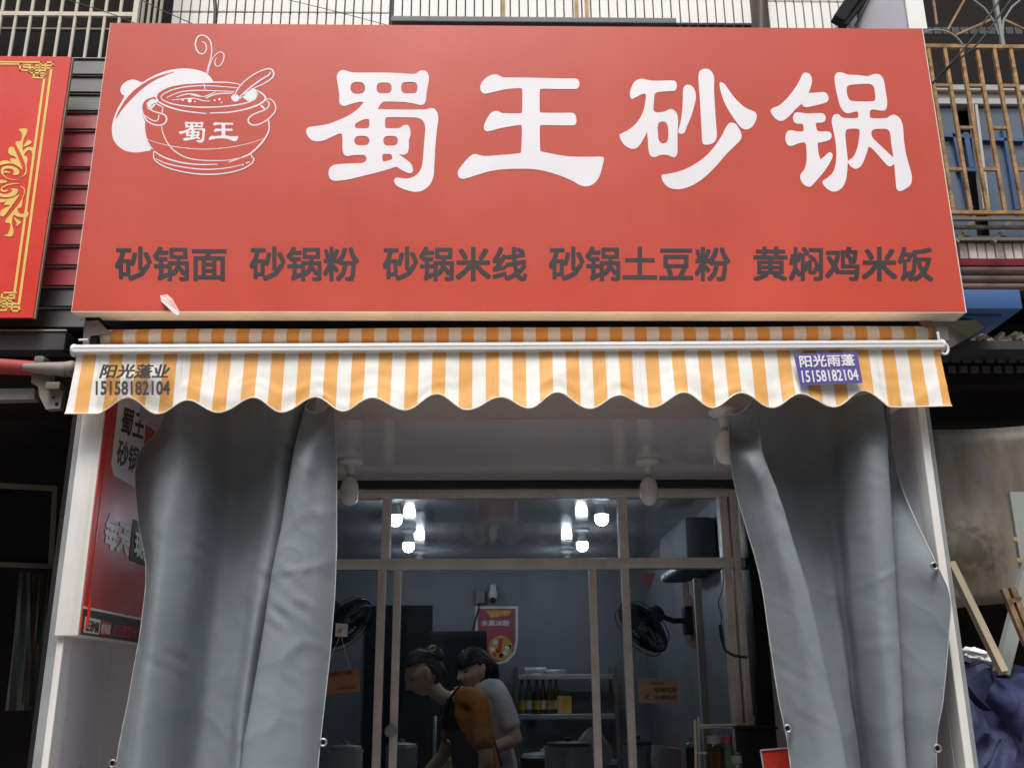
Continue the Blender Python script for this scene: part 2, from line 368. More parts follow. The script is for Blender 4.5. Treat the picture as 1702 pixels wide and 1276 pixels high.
m_fan = M('black_fan_plastic', (.010,.011,.013), .5, .2, 10, spec=.15)
m_card = M('tan_card', (.25,.165,.105), .7, .08, 12)
m_orange = M('orange_board', (.32,.14,.065), .6, .06, 12)
m_pred = M('poster_red', (.50,.038,.030), .4, .06, 4, dirt=(.25,.02,.02), damt=.3)
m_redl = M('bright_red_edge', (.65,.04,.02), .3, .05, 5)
m_pwhite = M('poster_white', (.74,.71,.71), .45, .05, 5)
m_pink = M('poster_magenta', (.33,.05,.08), .5, .2, 14)
m_yel = M('poster_yellow', (.60,.36,.05), .5, .3, 18)
m_amber = M('amber_bottle', (.06,.035,.015), .15, .2, 10)
m_green = M('jar_green', (.10,.16,.12), .2, .2, 10)
m_purple = M('purple_patch', (.10,.08,.30), .5, .06, 8)
m_ink = M('dark_ink', (.045,.038,.035), .6, .15, 20)
m_trim = M('grey_metal_trim', (.33,.34,.35), .4, .12, 8, dirt=(.16,.14,.13), damt=.4, metal=.3)
m_ac = M('white_plastic', (.62,.62,.62), .35, .04, 6)
m_tape = M('clear_tape', (.75,.45,.42), .12, .2, 30, .5, 40)
m_beam = M('porch_header', (.016,.018,.024), .5, .2, 5)
m_lav = M('lavender_panel', (.82,.79,.90), .4, .05, 3)
m_board = M('grey_white_board', (.78,.79,.76), .45, .08, 4, .1, 6)

# ================================================================== SETTING
g = G().add([(-60,-60,0),(60,-60,0),(60,60,0),(-60,60,0)], [(0,1,2,3)]); build('ground', g, m_con, kind='structure')
g = G().box((-60,-8.6,-.2),(60,-1.2,.004)); build('road', g, m_road, kind='structure')
g = G().box((-60,-1.2,-.2),(60,-1.05,.13)); build('kerb', g, m_con, kind='structure')
g = G().box((-60,-1.05,-.2),(60,2.86,.12)); build('pavement', g, m_con, kind='structure')
# unseen facade row added behind the camera: blocks low sky, darkens glass reflections
opp = thing('added_terrace', (0,-9,0), 'unseen plain grey terrace added behind the viewer to block low sky light', 'building')
build('wall', G().box((-30,-13,0),(30,-9,10)), m_opp, opp)
g = G()
for i in range(-9, 10):
    for z in (.9, 3.9, 6.9): g.box((i*3-.8,-9.02,z),(i*3+.8,-8.98,z+1.5))
build('window_bands', g, m_black, opp, kind='stuff')

# ------------------------------------------------------------------ shop building
CE = U(850, 802, 4.3).z                               # porch ceiling height
SIGN_Y = 3.0; VAL_Y = 2.88
shop = thing('shop_building', (0,4.3,0), 'narrow clay pot noodle shop front with glazed sliding window and deep porch', 'building')
LX = U(110, 1064, 2.97).x; RX = 1.385
build('porch_ceiling', G().box((LX-.1,3.229,CE),(RX+.05,4.33,CE+.05)), m_ceil, shop)
hz0 = U(850, 815, 4.3).z
build('header_beam', G().bbox((LX-.1,4.24,hz0),(RX,4.4,CE-.002)), m_beam, shop)
build('front_fascia', G().box((LX-.1,3.145,CE+.2),(RX+.1,3.17,U(850,505,3.1).z)), m_beam, shop)
build('fascia_lining', G().box((LX-.1,3.215,CE-.003),(RX+.1,3.228,CE+.25)), M('fascia_lining_board',(.42,.40,.44),.4,.05,3), shop)
bw = 7.7
ICE = CAMZ+.945                                       # interior ceiling
build('back_wall', G().box((-1.42,bw,.1),(1.25,bw+.1,3)), m_iwall, shop)
build('left_interior_wall', G().box((-1.52,4.42,.1),(-1.42,bw,3)), m_iwall, shop)
build('right_interior_wall', G().box((1.17,4.42,.1),(1.27,bw,3)), m_iwall, shop)
build('interior_ceiling', G().box((-1.42,4.42,ICE),(1.17,bw,ICE+.05)), m_iceil, shop)
build('interior_floor', G().box((-1.42,2.9,.1),(1.5,bw,.17)), m_ifloor, shop)
build('doorway', G().box((U(610,1006,7.68).x,7.66,.17),(U(719,1006,7.68).x,7.69,U(660,1006,7.68).z)), m_black, shop)
build('sill_wall', G().box((-1.42,4.26,.17),(1.15,4.4,1.0)), m_white, shop)
build('counter', G().box((-1.4,4.45,.17),(1.16,5.0,1.12)), m_ifloor, shop)

# glazed window: thing part with transom, stiles and panes
WY = 4.3
xl, xr = -.95, U(1236, 940, WY).x
zt = U(850, 929, WY).z; zb = U(850, 946, WY).z
win = build('shop_window', G().bbox((xl,WY-.035,zb),(xr,WY+.035,zt)).bbox((xl,WY-.04,hz0-.035),(xr,WY+.04,hz0)).bbox((xl,WY-.035,1.0),(xr,WY+.035,1.05)), m_beige, shop, smooth=True)
g = G()                                               # groove lines along the transom
def stile(px0, px1, pyt, pyb, y0, y1, zlo, zhi):
    a = U(px0, (pyt+pyb)/2, WY).x; b = U(px1, (pyt+pyb)/2, WY).x
    return G().bbox((a,y0,zlo),(b,y1,zhi), .003)
for a, b, c, d in ((635.5,650,815,930),(1027,1042,815,930)):
    gg = stile(a, b, c, d, WY-.033, WY+.033, zt-.001, hz0-.03); build('mullion', gg, m_beige, win, smooth=True)
for a, b, yy in ((624,637.5,-.028),(650,663,.004),(983.5,996.5,.004),(1038,1051,-.028)):
    gg = stile(a, b, 946, 1276, WY+yy, WY+yy+.026, 1.05, zb+.001); build('sliding_stile', gg, m_beige, win, smooth=True)
build('sliding_stile', stile(1178,1191,946,1276,WY+.2,WY+.225,1.05,zb-.02), m_beige, win, smooth=True)
build('window_jamb', stile(1212,1226,946,1276,WY-.033,WY+.033,1.0,hz0-.03).add(*[(lambda q:(q.v,q.f))(stile(1229,1240,946,1276,WY-.06,WY+.02,1.0,hz0-.01))][0]), m_beige, win, smooth=True)
for a, b in ((-.95,U(636,870,WY).x),(U(650,870,WY).x,U(1027,870,WY).x),(U(1042,870,WY).x,U(1214,870,WY).x)):
    build('pane', G().box((a,WY-.003,zt),(b,WY+.003,hz0-.03)), m_glass, win)
for a, b, yy in ((-.95,U(624,1110,WY).x,-.02),(U(637,1110,WY).x,U(650,1110,WY).x,0.012),(U(663,1110,WY).x,U(984,1110,WY).x,.02),(U(996,1110,WY).x,U(1038,1110,WY).x,.012),(U(1051,1110,WY).x,U(1212,1110,WY).x,-.02)):
    build('pane', G().box((a,WY+yy-.002,1.05),(b,WY+yy+.002,zb)), m_glass, win)
lk_c = U(650, 1214, WY-.03)
build('lock_plate', G().lathe([(.001,-.012),(.022,-.012),(.026,-.006),(.026,.004)], lk_c, 'y'), m_trim, win, smooth=True)
bx0 = U(1232,1000,4.3).x
build('dark_jamb', G().box((xr,4.2,.17),(xr+.055,4.4,CE-.003)), m_black, shop)
build('wall_return', G().box((xr+.055,4.24,.17),(RX+.02,4.4,CE-.004)), m_lilac, shop)
build('wall_return', G().box((LX-.1,4.24,.17),(-.95,4.4,CE-.004)), m_lilac, shop)

# left porch wall: metal trim, white edge, boarded lilac wall, and the red side poster box over it
lt0, lt1, lt2 = U(66,1170,2.97).x, U(84,1170,2.97).x, U(96.5,1170,2.97).x
ztop = CE+.09
build('metal_trim', G().bbox((lt0,2.97,.12),(lt1,3.01,ztop)), m_trim, shop)
build('wall_edge', G().bbox((lt1+.001,2.955,.12),(lt2,3.02,ztop)), m_white, shop)
y0 = 3.02
for k in range(4):                                    # wall boards with open joints
    y1 = y0+.315
    build('wall_panel', G().bbox((lt2-.05,y0+.003,.17),(lt2,y1,CE-.005), .003), m_lilac, shop); y0 = y1
rt1, rt2, rt3 = U(1566.5,985,2.95).x, U(1580,985,2.95).x, U(1591,985,2.95).x
build('wall_edge', G().bbox((rt1,2.95,.12),(rt2,3.02,ztop)), m_white, shop)
build('metal_trim', G().bbox((rt2+.001,2.965,.12),(rt3,3.01,ztop)), m_trim, shop)
y0 = 3.02
for k in range(4):
    y1 = y0+.305
    build('wall_panel', G().bbox((rt1,y0+.003,.17),(rt1+.05,y1,CE-.005), .003), m_lilac, shop); y0 = y1

# upper wall clad in white glazed tiles
TY = 3.6
zlo = U(700,120,TY).z; zhi = 5.2
tw = build('tiled_wall', G().box((U(285,20,TY).x,TY+.008,zlo-.3),(U(1425,20,TY).x,TY+.25,zhi)), m_grout, shop)
pitch = (U(1020,15,TY)-U(1005.2,15,TY)).x
tw_w = pitch*.86; th = .135
tm = G().bbox((-tw_w/2,-.008,0),(tw_w/2,.006,th), .002)
t0 = build('tile', tm, m_tile, None); t0.parent = tw; base = W[tw.name]; first = True
def tiles(pxa, pxb, zrow, rows):
    global first
    x = U(pxa,20,TY).x+tw_w/2; xe = U(pxb,20,TY).x
    while x+tw_w/2 < xe:
        for k in rows:
            z = zrow+k*(th+.009)
            loc = Vector((x, TY-random.random()*.0015, z))-base
            if first: t0.location = loc; first = False
            else: dup(t0, tw, loc)
        x += pitch
zr = (U(350,19,TY).z+U(650,28,TY).z)/2
tiles(288, 652, zr+.004, (-1,0,1)); 
zr2 = U(900,40,TY).z
tiles(655, 1255, zr2+.004, (0,1))
zr3 = U(1330,5,TY).z
tiles(1277, 1424, zr3+.004, (-2,-1,0))
build('wall_ledge', G().bbox((U(652,35,TY).x,TY-.05,zr2-.03),(U(1120,35,TY).x,TY-.01,zr2-.002)), M('grey_ledge_paint',(.13,.13,.14),.6,.2,8), shop)
build('drain_pipe', G().tube([U(1266,90,TY-.06),U(1264,-60,TY-.06)], .019, 12), m_bark, shop, smooth=True)
for px in (836, 958, 975):
    p = U(px,15,TY-.01); build('wall_stain', G().box((p.x-.008,TY-.016,zr2),(p.x+.008,TY-.0085,zhi)), M('rust_stain_strip',(.42,.30,.15),.8,.3,14), shop)  # stains running down the tiles, modelled as thin strips

# ================================================================== MAIN SIGN
sx0, sx1 = U(151,277,SIGN_Y).x, U(1569,282,SIGN_Y).x
sx0 = -1.357; sx1 = 1.569
sz0, sz1 = U(850,517,SIGN_Y).z, U(850,43,SIGN_Y).z
sign = thing('shop_sign', ((sx0+sx1)/2,SIGN_Y,sz0), 'wide red shop sign with a steaming clay pot and four big white characters', 'sign')
build('face_panel', G().box((sx0+.0012,SIGN_Y,sz0),(sx1-.0016,SIGN_Y+.02,sz1-.001)), m_red, sign)
g = G(); d = .078
g.box((sx0,SIGN_Y+.001,sz0-.004),(sx1,SIGN_Y+d,sz0-.0003)); g.box((sx0,SIGN_Y+.004,sz1-.0007),(sx1,SIGN_Y+d,sz1+.0005))
g.box((sx0-.0006,SIGN_Y+.0005,sz0-.004),(sx0+.001,SIGN_Y+d,sz1)); g.box((sx1-.0014,SIGN_Y-.0016,sz0-.004),(sx1+.0015,SIGN_Y+d,sz1))
build('edge_return', g, m_cream, sign)
build('back_panel', G().box((sx0+.005,SIGN_Y+.06,sz0+.005),(sx1-.005,SIGN_Y+.076,sz1-.005)), m_slatk, sign)
def glyph(name, loops, ox, oy, sc, mat, parent, Y, map2=None, lift=.0012, label=None, n=5):
    L = []
    for l in loops:
        sh = [i for i, p in enumerate(l) if len(p) > 2]
        pts = spline([(p[0], p[1]) for p in l], n, True, sh)
        if map2: pts = [map2(p) for p in pts]
        else: pts = [(ox+p[0]/sc, oy+p[1]/sc) for p in pts]
        L.append([U(x, y, Y-lift) for x, y in pts])
    return build(name, G().plate(L[0], min(.001, lift-.0003), holes=L[1:]), mat, parent, label=label)
def rr(x0, y0, x1, y1, r=18): return [(x0+r,y0),(x1-r,y0),(x1,y0+r),(x1,y1-r),(x1-r,y1),(x0+r,y1),(x0,y1-r),(x0,y0+r)]
SHU = [[(318,215),(325,175),(350,148),(385,143),(430,158),(480,165),(740,165),(900,172),(985,178),(1015,172),(1055,150),(1085,145),(1115,160),(1132,205),(1125,270),(1112,340),(1105,410),(1090,440),(1060,452),(1000,438),(910,425),(735,422),(705,445),(680,488,1),(900,492),(1105,490),(1140,480),(1175,482),(1205,515),(1216,570),(1205,650),(1190,800),(1180,980),(1172,1080),(1140,1155),(1080,1205),(1020,1218),(960,1210),(900,1190),(850,1165),(825,1130),(832,1100),(850,1093),(930,1100),(985,1090),(1040,1050),(1070,990),(1082,900),(1090,780),(1100,660),(1090,610),(1060,575),(1010,562),(760,560),(746,575),(745,640),(755,655),(870,655),(905,632),(940,627),(962,650),(970,710),(955,760),(955,830),(940,875),(905,890),(865,885,1),(920,925),(970,965),(990,1010),(985,1045),(960,1053),(920,1040),(875,1015),(848,995,1),(700,1040),(560,1075),(400,1112),(290,1120),(255,1095),(245,1050),(258,1005),(300,978),(420,968),(540,963),(570,950),(580,920),(565,897),(540,892),(470,893),(410,902),(380,885),(368,840),(368,760),(362,710),(345,703),(290,725),(210,762),(150,772),(95,760),(55,715),(48,670),(75,645),(130,638),(230,622),(320,590),(420,545),(500,490),(545,440),(550,425),(520,423),(450,440),(385,460),(355,450),(340,420),(338,350),(330,290)],
  rr(442,250,565,350,28), rr(672,256,800,346,24), rr(890,250,1028,347,22),
  [(478,630),(500,605),(560,578),(600,578),(607,610),(600,650),(585,657),(490,655)], rr(475,727,604,805,24), rr(732,727,855,808,22),
  [(722,890),(740,882),(795,887),(808,925),(780,940),(735,950),(722,940)]]
WANG = [[(268,265),(275,220),(310,175),(360,142),(405,133),(445,145),(475,160),(700,163),(1000,170),(1145,172),(1172,185),(1182,220),(1172,255),(1150,267),(980,267),(830,267),(817,280),(815,470),(825,485),(1000,488),(1120,488),(1145,510),(1155,555),(1148,590),(1125,602),(950,602),(828,602),(817,615),(820,830),(835,845),(900,858),(1000,878),(1100,890),(1250,893),(1385,891),(1407,905),(1400,950),(1375,1050),(1340,1115),(1290,1155),(1235,1165),(1180,1150),(1120,1115),(1000,1065),(880,1028),(760,1006),(620,1003),(480,1008),(360,1025),(250,1055),(150,1088),(95,1095),(65,1070),(62,1025),(90,980),(140,920),(190,875),(230,867),(270,880),(310,885),(450,877),(635,858),(645,840),(652,620),(640,600),(560,610),(450,630),(335,658),(305,640),(303,605),(325,550),(360,495),(400,470),(435,472),(470,490),(640,492),(653,475),(655,275),(640,262),(540,265),(440,283),(320,310),(285,300)]]
SHA = [[[(197,360),(205,310),(235,250),(285,220),(330,225),(400,237),(580,235),(605,250),(611,285),(600,320),(575,328),(480,333),(430,342),(415,360),(408,430),(405,490),(420,512),(460,516),(505,508),(545,490),(580,492),(610,525),(622,580),(620,650),(617,700),(617,800),(615,880),(600,908),(575,912),(535,895),(490,890),(450,898),(415,912),(380,900),(362,850),(355,760),(350,690,1),(320,745),(280,810),(240,838),(195,833),(150,805),(115,755),(106,715),(130,700),(185,670),(245,620),(295,550),(325,470),(338,380),(330,352),(290,362),(240,388),(212,398)],
   [(443,640),(455,608),(485,597),(515,607),(533,645),(536,720),(528,770),(500,790),(470,785),(450,755),(445,700)]],
  [[(622,690),(626,670),(645,600),(658,500),(665,390),(667,310),(685,280),(720,273),(755,295),(775,335),(780,385),(765,460),(735,560),(700,640),(680,695),(655,707),(630,700)]],
  [[(803,190),(815,150),(850,132),(890,135),(925,165),(942,215),(940,310),(947,450),(957,600),(966,710),(955,760),(925,792),(880,802),(845,795),(835,760),(828,620),(815,400),(805,260)]],
  [[(990,255),(1005,250),(1035,268),(1065,310),(1120,385),(1210,470),(1300,512),(1318,545),(1305,600),(1270,650),(1225,668),(1180,650),(1130,590),(1070,500),(1025,410),(995,310)]],
  [[(480,1068),(520,1062),(640,1035),(760,980),(870,900),(950,810),(1010,720),(1045,650),(1075,612),(1105,607),(1135,622),(1170,675),(1184,725),(1170,765),(1110,825),(1040,895),(950,1000),(850,1095),(750,1160),(650,1193),(570,1190),(510,1155),(482,1110)]]]
GUO = [[[(115,470),(130,447),(200,415),(270,350),(330,275),(380,195),(410,130),(440,117),(475,130),(496,175),(490,235),(467,305,1),(540,300),(610,297),(640,320),(650,360),(630,390),(560,412),(445,436),(415,425),(405,403,1),(350,450),(290,515),(240,555),(200,562),(160,540),(125,495)]],
  [[(323,530),(340,490),(380,483),(450,493),(580,490),(610,500),(624,535),(612,567),(585,577),(540,580),(533,595),(543,645),(560,658),(650,660),(675,680),(675,715),(650,740),(590,757),(553,765),(550,790),(558,860),(575,915,1),(610,890),(655,850),(680,860),(687,890),(660,950),(600,1040),(530,1120),(490,1163),(450,1165),(410,1135),(390,1090),(395,1050),(430,1000),(447,930),(447,840),(440,775),(420,760),(370,770),(310,792),(275,785),(255,745),(255,690),(275,655),(305,648),(360,658),(410,657),(420,640),(415,600),(400,588),(360,587),(330,568)]],
  [[(707,200),(705,160),(720,125),(750,113),(790,122),(830,135),(920,140),(1010,150),(1040,140),(1085,128),(1130,142),(1160,190),(1175,280),(1190,380),(1185,440),(1165,465),(1120,465),(1060,457),(1035,465),(1030,500),(1040,535),(1185,535),(1215,515),(1255,505),(1300,530),(1328,580),(1338,640),(1345,740),(1365,870),(1395,980),(1417,1070),(1410,1140),(1370,1180),(1310,1208),(1280,1190),(1270,1130),(1262,1030),(1255,955,1),(1240,970),(1215,982),(1185,965),(1120,890),(1050,815),(1020,797,1),(1000,860),(970,940),(940,985),(900,1003),(860,985),(827,945,1),(822,1020),(808,1110),(780,1170),(735,1205),(690,1213),(640,1190),(600,1145),(596,1115),(640,1085),(690,1035),(715,960),(722,870),(715,760),(695,650),(680,580),(685,530),(705,503),(740,500),(770,525),(800,535),(910,535),(925,515),(918,478),(890,478),(830,492),(790,475),(755,420),(735,350),(718,270)],
   [(817,265),(830,238),(870,228),(960,222),(1030,223),(1065,245),(1078,300),(1080,360),(1065,380),(870,380),(835,355),(820,310)],
   [(805,680),(815,645),(840,635),(920,635),(935,650),(932,720),(915,810),(880,890),(828,930,1),(820,850),(808,740)],
   [(1045,685),(1050,655),(1075,638),(1170,635),(1205,650),(1220,690),(1230,780),(1248,900,1),(1200,855),(1120,780),(1060,720)]]]
glyph('big_character', SHU, 500, 90, 5.318, m_sw, sign, SIGN_Y, label='first big white character, built of many strokes')
glyph('big_character', WANG, 750, 100, 5.548, m_sw, sign, SIGN_Y, label='second big white character of three bars and a post')
c3 = glyph('big_character', SHA[0], 1010, 90, 5.3185, m_sw, sign, SIGN_Y, label='third big white character, of separate strokes')
for l in SHA[1:]: glyph('stroke', l, 1010, 90, 5.3185, m_sw, c3, SIGN_Y)
c4 = glyph('big_character', GUO[2], 1260, 100, 5.546, m_sw, sign, SIGN_Y, label='fourth big white character at the right end')
for l in GUO[:2]: glyph('stroke', l, 1260, 100, 5.546, m_sw, c4, SIGN_Y)

# steaming pot emblem
E0 = lambda p: (170+p[0]/4.725, 40+p[1]/4.725)
def eU(p, lift): x, y = E0(p); return U(x, y, SIGN_Y-lift)
pot = build('pot_emblem', G().plate([eU(p,.0004) for p in spline([(75,830),(85,760),(118,670),(172,572),(148,545),(143,510),(165,470),(210,443),(260,440),(310,458),(345,440),(420,400),(520,365),(640,350),(740,360),(820,390),(855,425),(875,470),(860,560),(640,640),(430,800),(385,985),(340,1000),(260,1010),(180,995),(120,955),(85,900)], 4)], .0003), m_sw, sign, label='white steaming clay pot drawing')
pmm = [ (425,580),(440,545),(520,495),(640,470),(870,455),(1000,460),(1100,480),(1180,500),(1250,545),(1285,590),(1340,605),(1362,645),(1350,700),(1310,745),(1310,850),(1250,960),(1172,1020),(1190,1060),(1150,1110),(1020,1155),(820,1185),(620,1165),(480,1115),(410,1060),(405,1000),(352,920),(337,850),(335,770),(312,700),(312,630),(345,590),(400,572)]
build('pot_ground', G().plate([eU(p,.0008) for p in spline(pmm,4)], .0003), m_red, pot)
build('lid_groove', G().plate([eU(p,.0008) for p in spline([(108,745),(125,690),(190,585),(270,505),(380,435),(470,400),(570,375),(480,410),(390,455),(290,530),(200,620),(150,680)],4)], .0003), m_red, pot)
gl = G()
def st(pts, wd, closed=False):
    q = spline(pts, 6, closed)
    if closed: q = q+[q[0]]
    k = len(q); ws = [wd/4.725*(U(1000,200,3).x-U(999,200,3).x)*(1 if closed else (.55+.45*math.sin(math.pi*min(1,max(0,(i+.8)/(k+.6)))))) for i in range(k)]
    ribbon(gl, [eU(p,0) for p in q], ws, (0,-1,0), .0012)
def fillp(pts): gl.plate([eU(p,.0012) for p in spline(pts,4)], .0003)
def dot(x, y, r): fillp([(x+r*math.cos(t*math.pi/4), y+r*math.sin(t*math.pi/4)) for t in range(8)])
st([(425,578),(442,612),(520,652),(640,685),(820,706)],13); st([(845,702),(1000,695),(1130,670),(1230,635),(1278,600),(1280,575),(1250,545),(1190,512)],14)
st([(425,578),(440,542),(520,497),(650,471),(870,460),(1000,463),(1105,482)],12)
st([(460,580),(480,602),(560,632),(700,652),(850,656),(1000,646),(1120,625),(1200,595),(1222,560),(1205,530)],11)
st([(460,580),(475,556),(560,516),(700,491),(850,488),(1070,505)],10); st([(505,582),(600,541),(720,525),(880,527),(1040,534)],9)
st([(580,578),(650,556),(720,554),(787,574)],10); st([(545,600),(640,591),(720,586),(800,606),(848,607)],9); st([(810,587),(900,552),(1035,546)],11); st([(700,560),(800,572),(890,535)],9)
fillp([(1090,560),(1190,510),(1224,555),(1205,592),(1150,606),(1110,582)])
for a in ((632,598,8),(687,602,16),(727,610,6),(882,600,8),(920,592,10),(936,618,6),(1103,1105,7)): dot(*a)
st([(1045,560),(1060,520),(1110,460),(1190,400),(1270,362),(1322,356),(1347,385),(1335,425),(1270,470),(1180,512),(1110,562),(1070,602)],12)
st([(1075,578),(1150,512),(1230,452),(1308,402),(1322,378)],13); fillp([(1012,580),(1022,562),(1048,552),(1075,570),(1080,590),(1060,608),(1032,608)])
st([(395,577),(342,595),(313,640),(316,690),(350,760),(420,796),(480,790),(506,755),(495,720),(450,702),(400,686),(362,660),(350,630),(372,602)],11)
st([(315,705),(370,745),(415,765),(440,750),(446,715)],9); st([(370,672),(410,627),(482,660)],9); fillp([(348,650),(360,610),(400,590),(432,612),(376,676)])
st([(1285,592),(1330,597),(1360,640),(1356,690),(1300,752),(1230,790),(1180,795),(1148,770),(1156,735),(1200,706),(1270,680),(1306,650),(1310,620),(1290,602)],11); st([(1245,640),(1278,672)],15)
st([(478,660),(468,710)],9); st([(466,798),(474,850),(510,930),(570,1000),(660,1050),(760,1070),(880,1075),(1000,1070),(1095,1048)],9)
st([(352,907),(450,940),(600,970),(800,985),(1000,970),(1150,940),(1268,903)],6); st([(335,765),(337,850),(360,930),(402,990)],7)
st([(1306,755),(1310,830),(1278,900),(1230,960),(1160,1022),(1090,1052),(995,1086)],14); st([(412,1003),(480,1046),(600,1085),(750,1105),(908,1103)],12)
st([(406,1000),(408,1062),(470,1112),(600,1156),(780,1182),(950,1176),(1100,1141),(1175,1096),(1190,1060),(1172,1040),(1170,1020)],11); st([(420,1060),(500,1096),(640,1126),(800,1143),(950,1136),(1092,1110)],10); st([(1128,1096),(1158,1082)],10)
st([(820,392),(835,330),(855,260),(860,190),(845,130),(805,96),(760,97),(735,140),(736,190),(760,230),(795,236),(818,200),(810,155),(780,140)],11)
st([(830,392),(850,310),(885,250),(925,223),(955,242),(950,290),(925,330),(895,332),(885,300),(897,268)],9); st([(798,468),(808,518)],6)
build('pot_lines', gl, m_sw, pot, recalc=False)
def mapbox(src, dst):
    return lambda p: E0((dst[0]+(p[0]-src[0])/(src[2]-src[0])*(dst[2]-dst[0]), dst[1]+(p[1]-src[1])/(src[3]-src[1])*(dst[3]-dst[1])))
glyph('pot_character', SHU, 0,0,1, m_sw, pot, SIGN_Y, mapbox((48,143,1216,1218),(601,768,808,932)), .0013, n=3)
glyph('pot_character', WANG, 0,0,1, m_sw, pot, SIGN_Y, mapbox((62,133,1407,1165),(835,772,1068,922)), .0013, n=3)
# lower row of dishes
for s, a, b in (('砂锅面',191,377),('砂锅粉',415,597),('砂锅米线',636,876),('砂锅土豆粉',912,1214),('黄焖鸡米饭',1252,1551)):
    text_quad('menu_lettering', s, [U(a,467,SIGN_Y),U(b,468,SIGN_Y),U(b,410.5,SIGN_Y),U(a,409.5,SIGN_Y)], m_sdark, sign, bold=.025, lift=.0004)
g = G(); random.seed(4)
q = [(266,491),(278,489),(287,497),(299,519),(296,523),(291,522),(280,507),(268,498)]
g.plate([U(x,y,SIGN_Y-.006-.004*random.random()) for x,y in q], .001)
build('torn_tape', g, m_tape, None, label='shred of clear tape stuck near the lower left of the big red sign', cat='tape')
build('sticker_remnant', px_plate([(267,500),(272,499),(290,513),(299,520),(296,524),(289,521),(278,510)], SIGN_Y-.0115, .001), m_sw, bpy.data.objects['torn_tape'])

# ================================================================== AWNING
AX0, AX1 = -1.276, 1.412
awn = thing('striped_awning', (0,2.9,CE), 'rolled up orange and white striped awning with scalloped valance below the red sign', 'awning')
per = (U(885,600,2.9)-U(841,600,2.9)).x
ox = U(140.7,600,2.9).x
m_str = stripe_mat('awning_stripes', ox, per, (.86,.835,.80), (.83,.42,.115))
zb_l, zb_r = U(130,585,2.9).z, U(1560,577,2.9).z
zl = lambda x: zb_l+(zb_r-zb_l)*(x-AX0)/(AX1-AX0)
# front bar: grooved aluminium profile
g = G(); pr = [(-.022,-.016),(-.022,-.002),(-.018,0),(-.022,.003),(-.021,.015),(-.010,.021),(.012,.021),(.018,.0),(.012,-.018),(-.01,-.02)]
vs = [Vector((x,2.885+a,zl(x)+b*.72)) for x in (AX0,AX1) for a,b in pr]; k = len(pr)
g.add(vs, [(i,(i+1)%k,(i+1)%k+k,i+k) for i in range(k)]+[tuple(range(k)),tuple(range(k,2*k))])
build('front_bar', g, m_alu, awn)
for x, s in ((AX0,-1),(AX1,1)):
    build('end_cap', G().lathe([(.001,-.006),(.019,-.006),(.021,0),(.019,.006),(.001,.006)],(x+s*.004,2.887,zl(x)),'x',16), m_ac, awn, smooth=True)
# fabric roll
RY = 3.10; rz_l, rz_r = U(150,563,RY).z, U(1545,557,RY).z
rx0, rx1 = U(147,563,RY).x, U(1546,556,RY).x
rz = lambda x: rz_l+(rz_r-rz_l)*(x-rx0)/(rx1-rx0)
g = G(); N = 90; nn = 20; rad = .031
for i in range(N+1):
    x = rx0+(rx1-rx0)*i/N
    for j in range(nn):
        t = 2*math.pi*j/nn; r = rad+.0009*math.sin(x*9+t*2)+(.002*math.exp(-((x-.05)/.2)**2) if math.sin(t) > 0 else 0)
        g.v.append(Vector((x,RY+r*math.cos(t),rz(x)+r*math.sin(t))))
for i in range(N):
    for j in range(nn): g.f.append((i*nn+j,i*nn+(j+1)%nn,(i+1)*nn+(j+1)%nn,(i+1)*nn+j))
g.f += [tuple(range(nn)),tuple(range(N*nn,(N+1)*nn))]
build('fabric_roll', g, m_str, awn, smooth=True)
# short run of cloth from roll to bar
g = G(); N = 60
for i in range(N+1):
    x = AX0+.02+(AX1-AX0-.035)*i/N
    for t in range(4):
        u = t/3; g.v.append(Vector((x, RY-.02+(2.892-RY+.02)*u, rz(x)-.026+(zl(x)+.022-rz(x)+.026)*u-.004*math.sin(math.pi*u))))
for i in range(N):
    for t in range(3): a = i*4+t; g.f.append((a,a+1,a+5,a+4))
build('cloth_run', g, m_str, awn, smooth=True)
# valance with wavy hem
g = G(); N = 540; K = 14; hem = []
ux = lambda x: 845.5+x/(per/44.0)                      # back to the photograph's scale along the bar
def hem_z(x):
    p = ux(x); base_l = U(115,689,VAL_Y).z; base_r = U(1573,676,VAL_Y).z
    zb0 = base_l+(base_r-base_l)*(x-AX0)/(AX1-AX0)
    if p < 210 or p > 1502: return zb0
    kk = int((p-210.2)//99.55); am = .0225*(1+.16*math.sin(kk*2.7+1)); ph = 4*math.sin(kk*1.9)*math.sin(math.pi*((p-210.2)/99.55-kk))
    return zb0+am*(1+math.cos(2*math.pi*(p+ph-260)/99.55))*(min(1,(p-210)/12))*(min(1,(1502-p)/12))
for i in range(N+1):
    x = AX0+.006+(AX1-AX0-.012)*i/N; ztp = zl(x)-.012; zbt = hem_z(x)
    for t in range(K+1):
        u = t/K; z = ztp+(zbt-ztp)*u
        y = 2.882-.012*u-.008*u*math.sin(x*2.1+1)-.005*u*u*math.sin(x*14)-.002*math.sin(x*31+u*4)*u-.006*u*NZ.noise(Vector((x*7,u*2,3)))-.004*u*max(0,1-abs(NZ.noise(Vector((x*5+u,u*3,8))))*6)
        xx = x+(.010*u*u*(1 if i > N-8 else -1 if i < 8 else 0))*(abs(i-N/2)/(N/2)-.97)/.03*.6 if (i > N-8 or i < 8) else x
        g.v.append(Vector((xx,y,z)))
    hem.append(g.v[-1]+Vector((0,-.001,0)))
for i in range(N):
    for t in range(K): a = i*(K+1)+t; g.f.append((a,a+1,a+K+2,a+K+1))
val = build('valance', g, m_str, awn, smooth=True)
build('hem_piping', G().tube(hem, .0024, 6), m_cream, val, smooth=True)
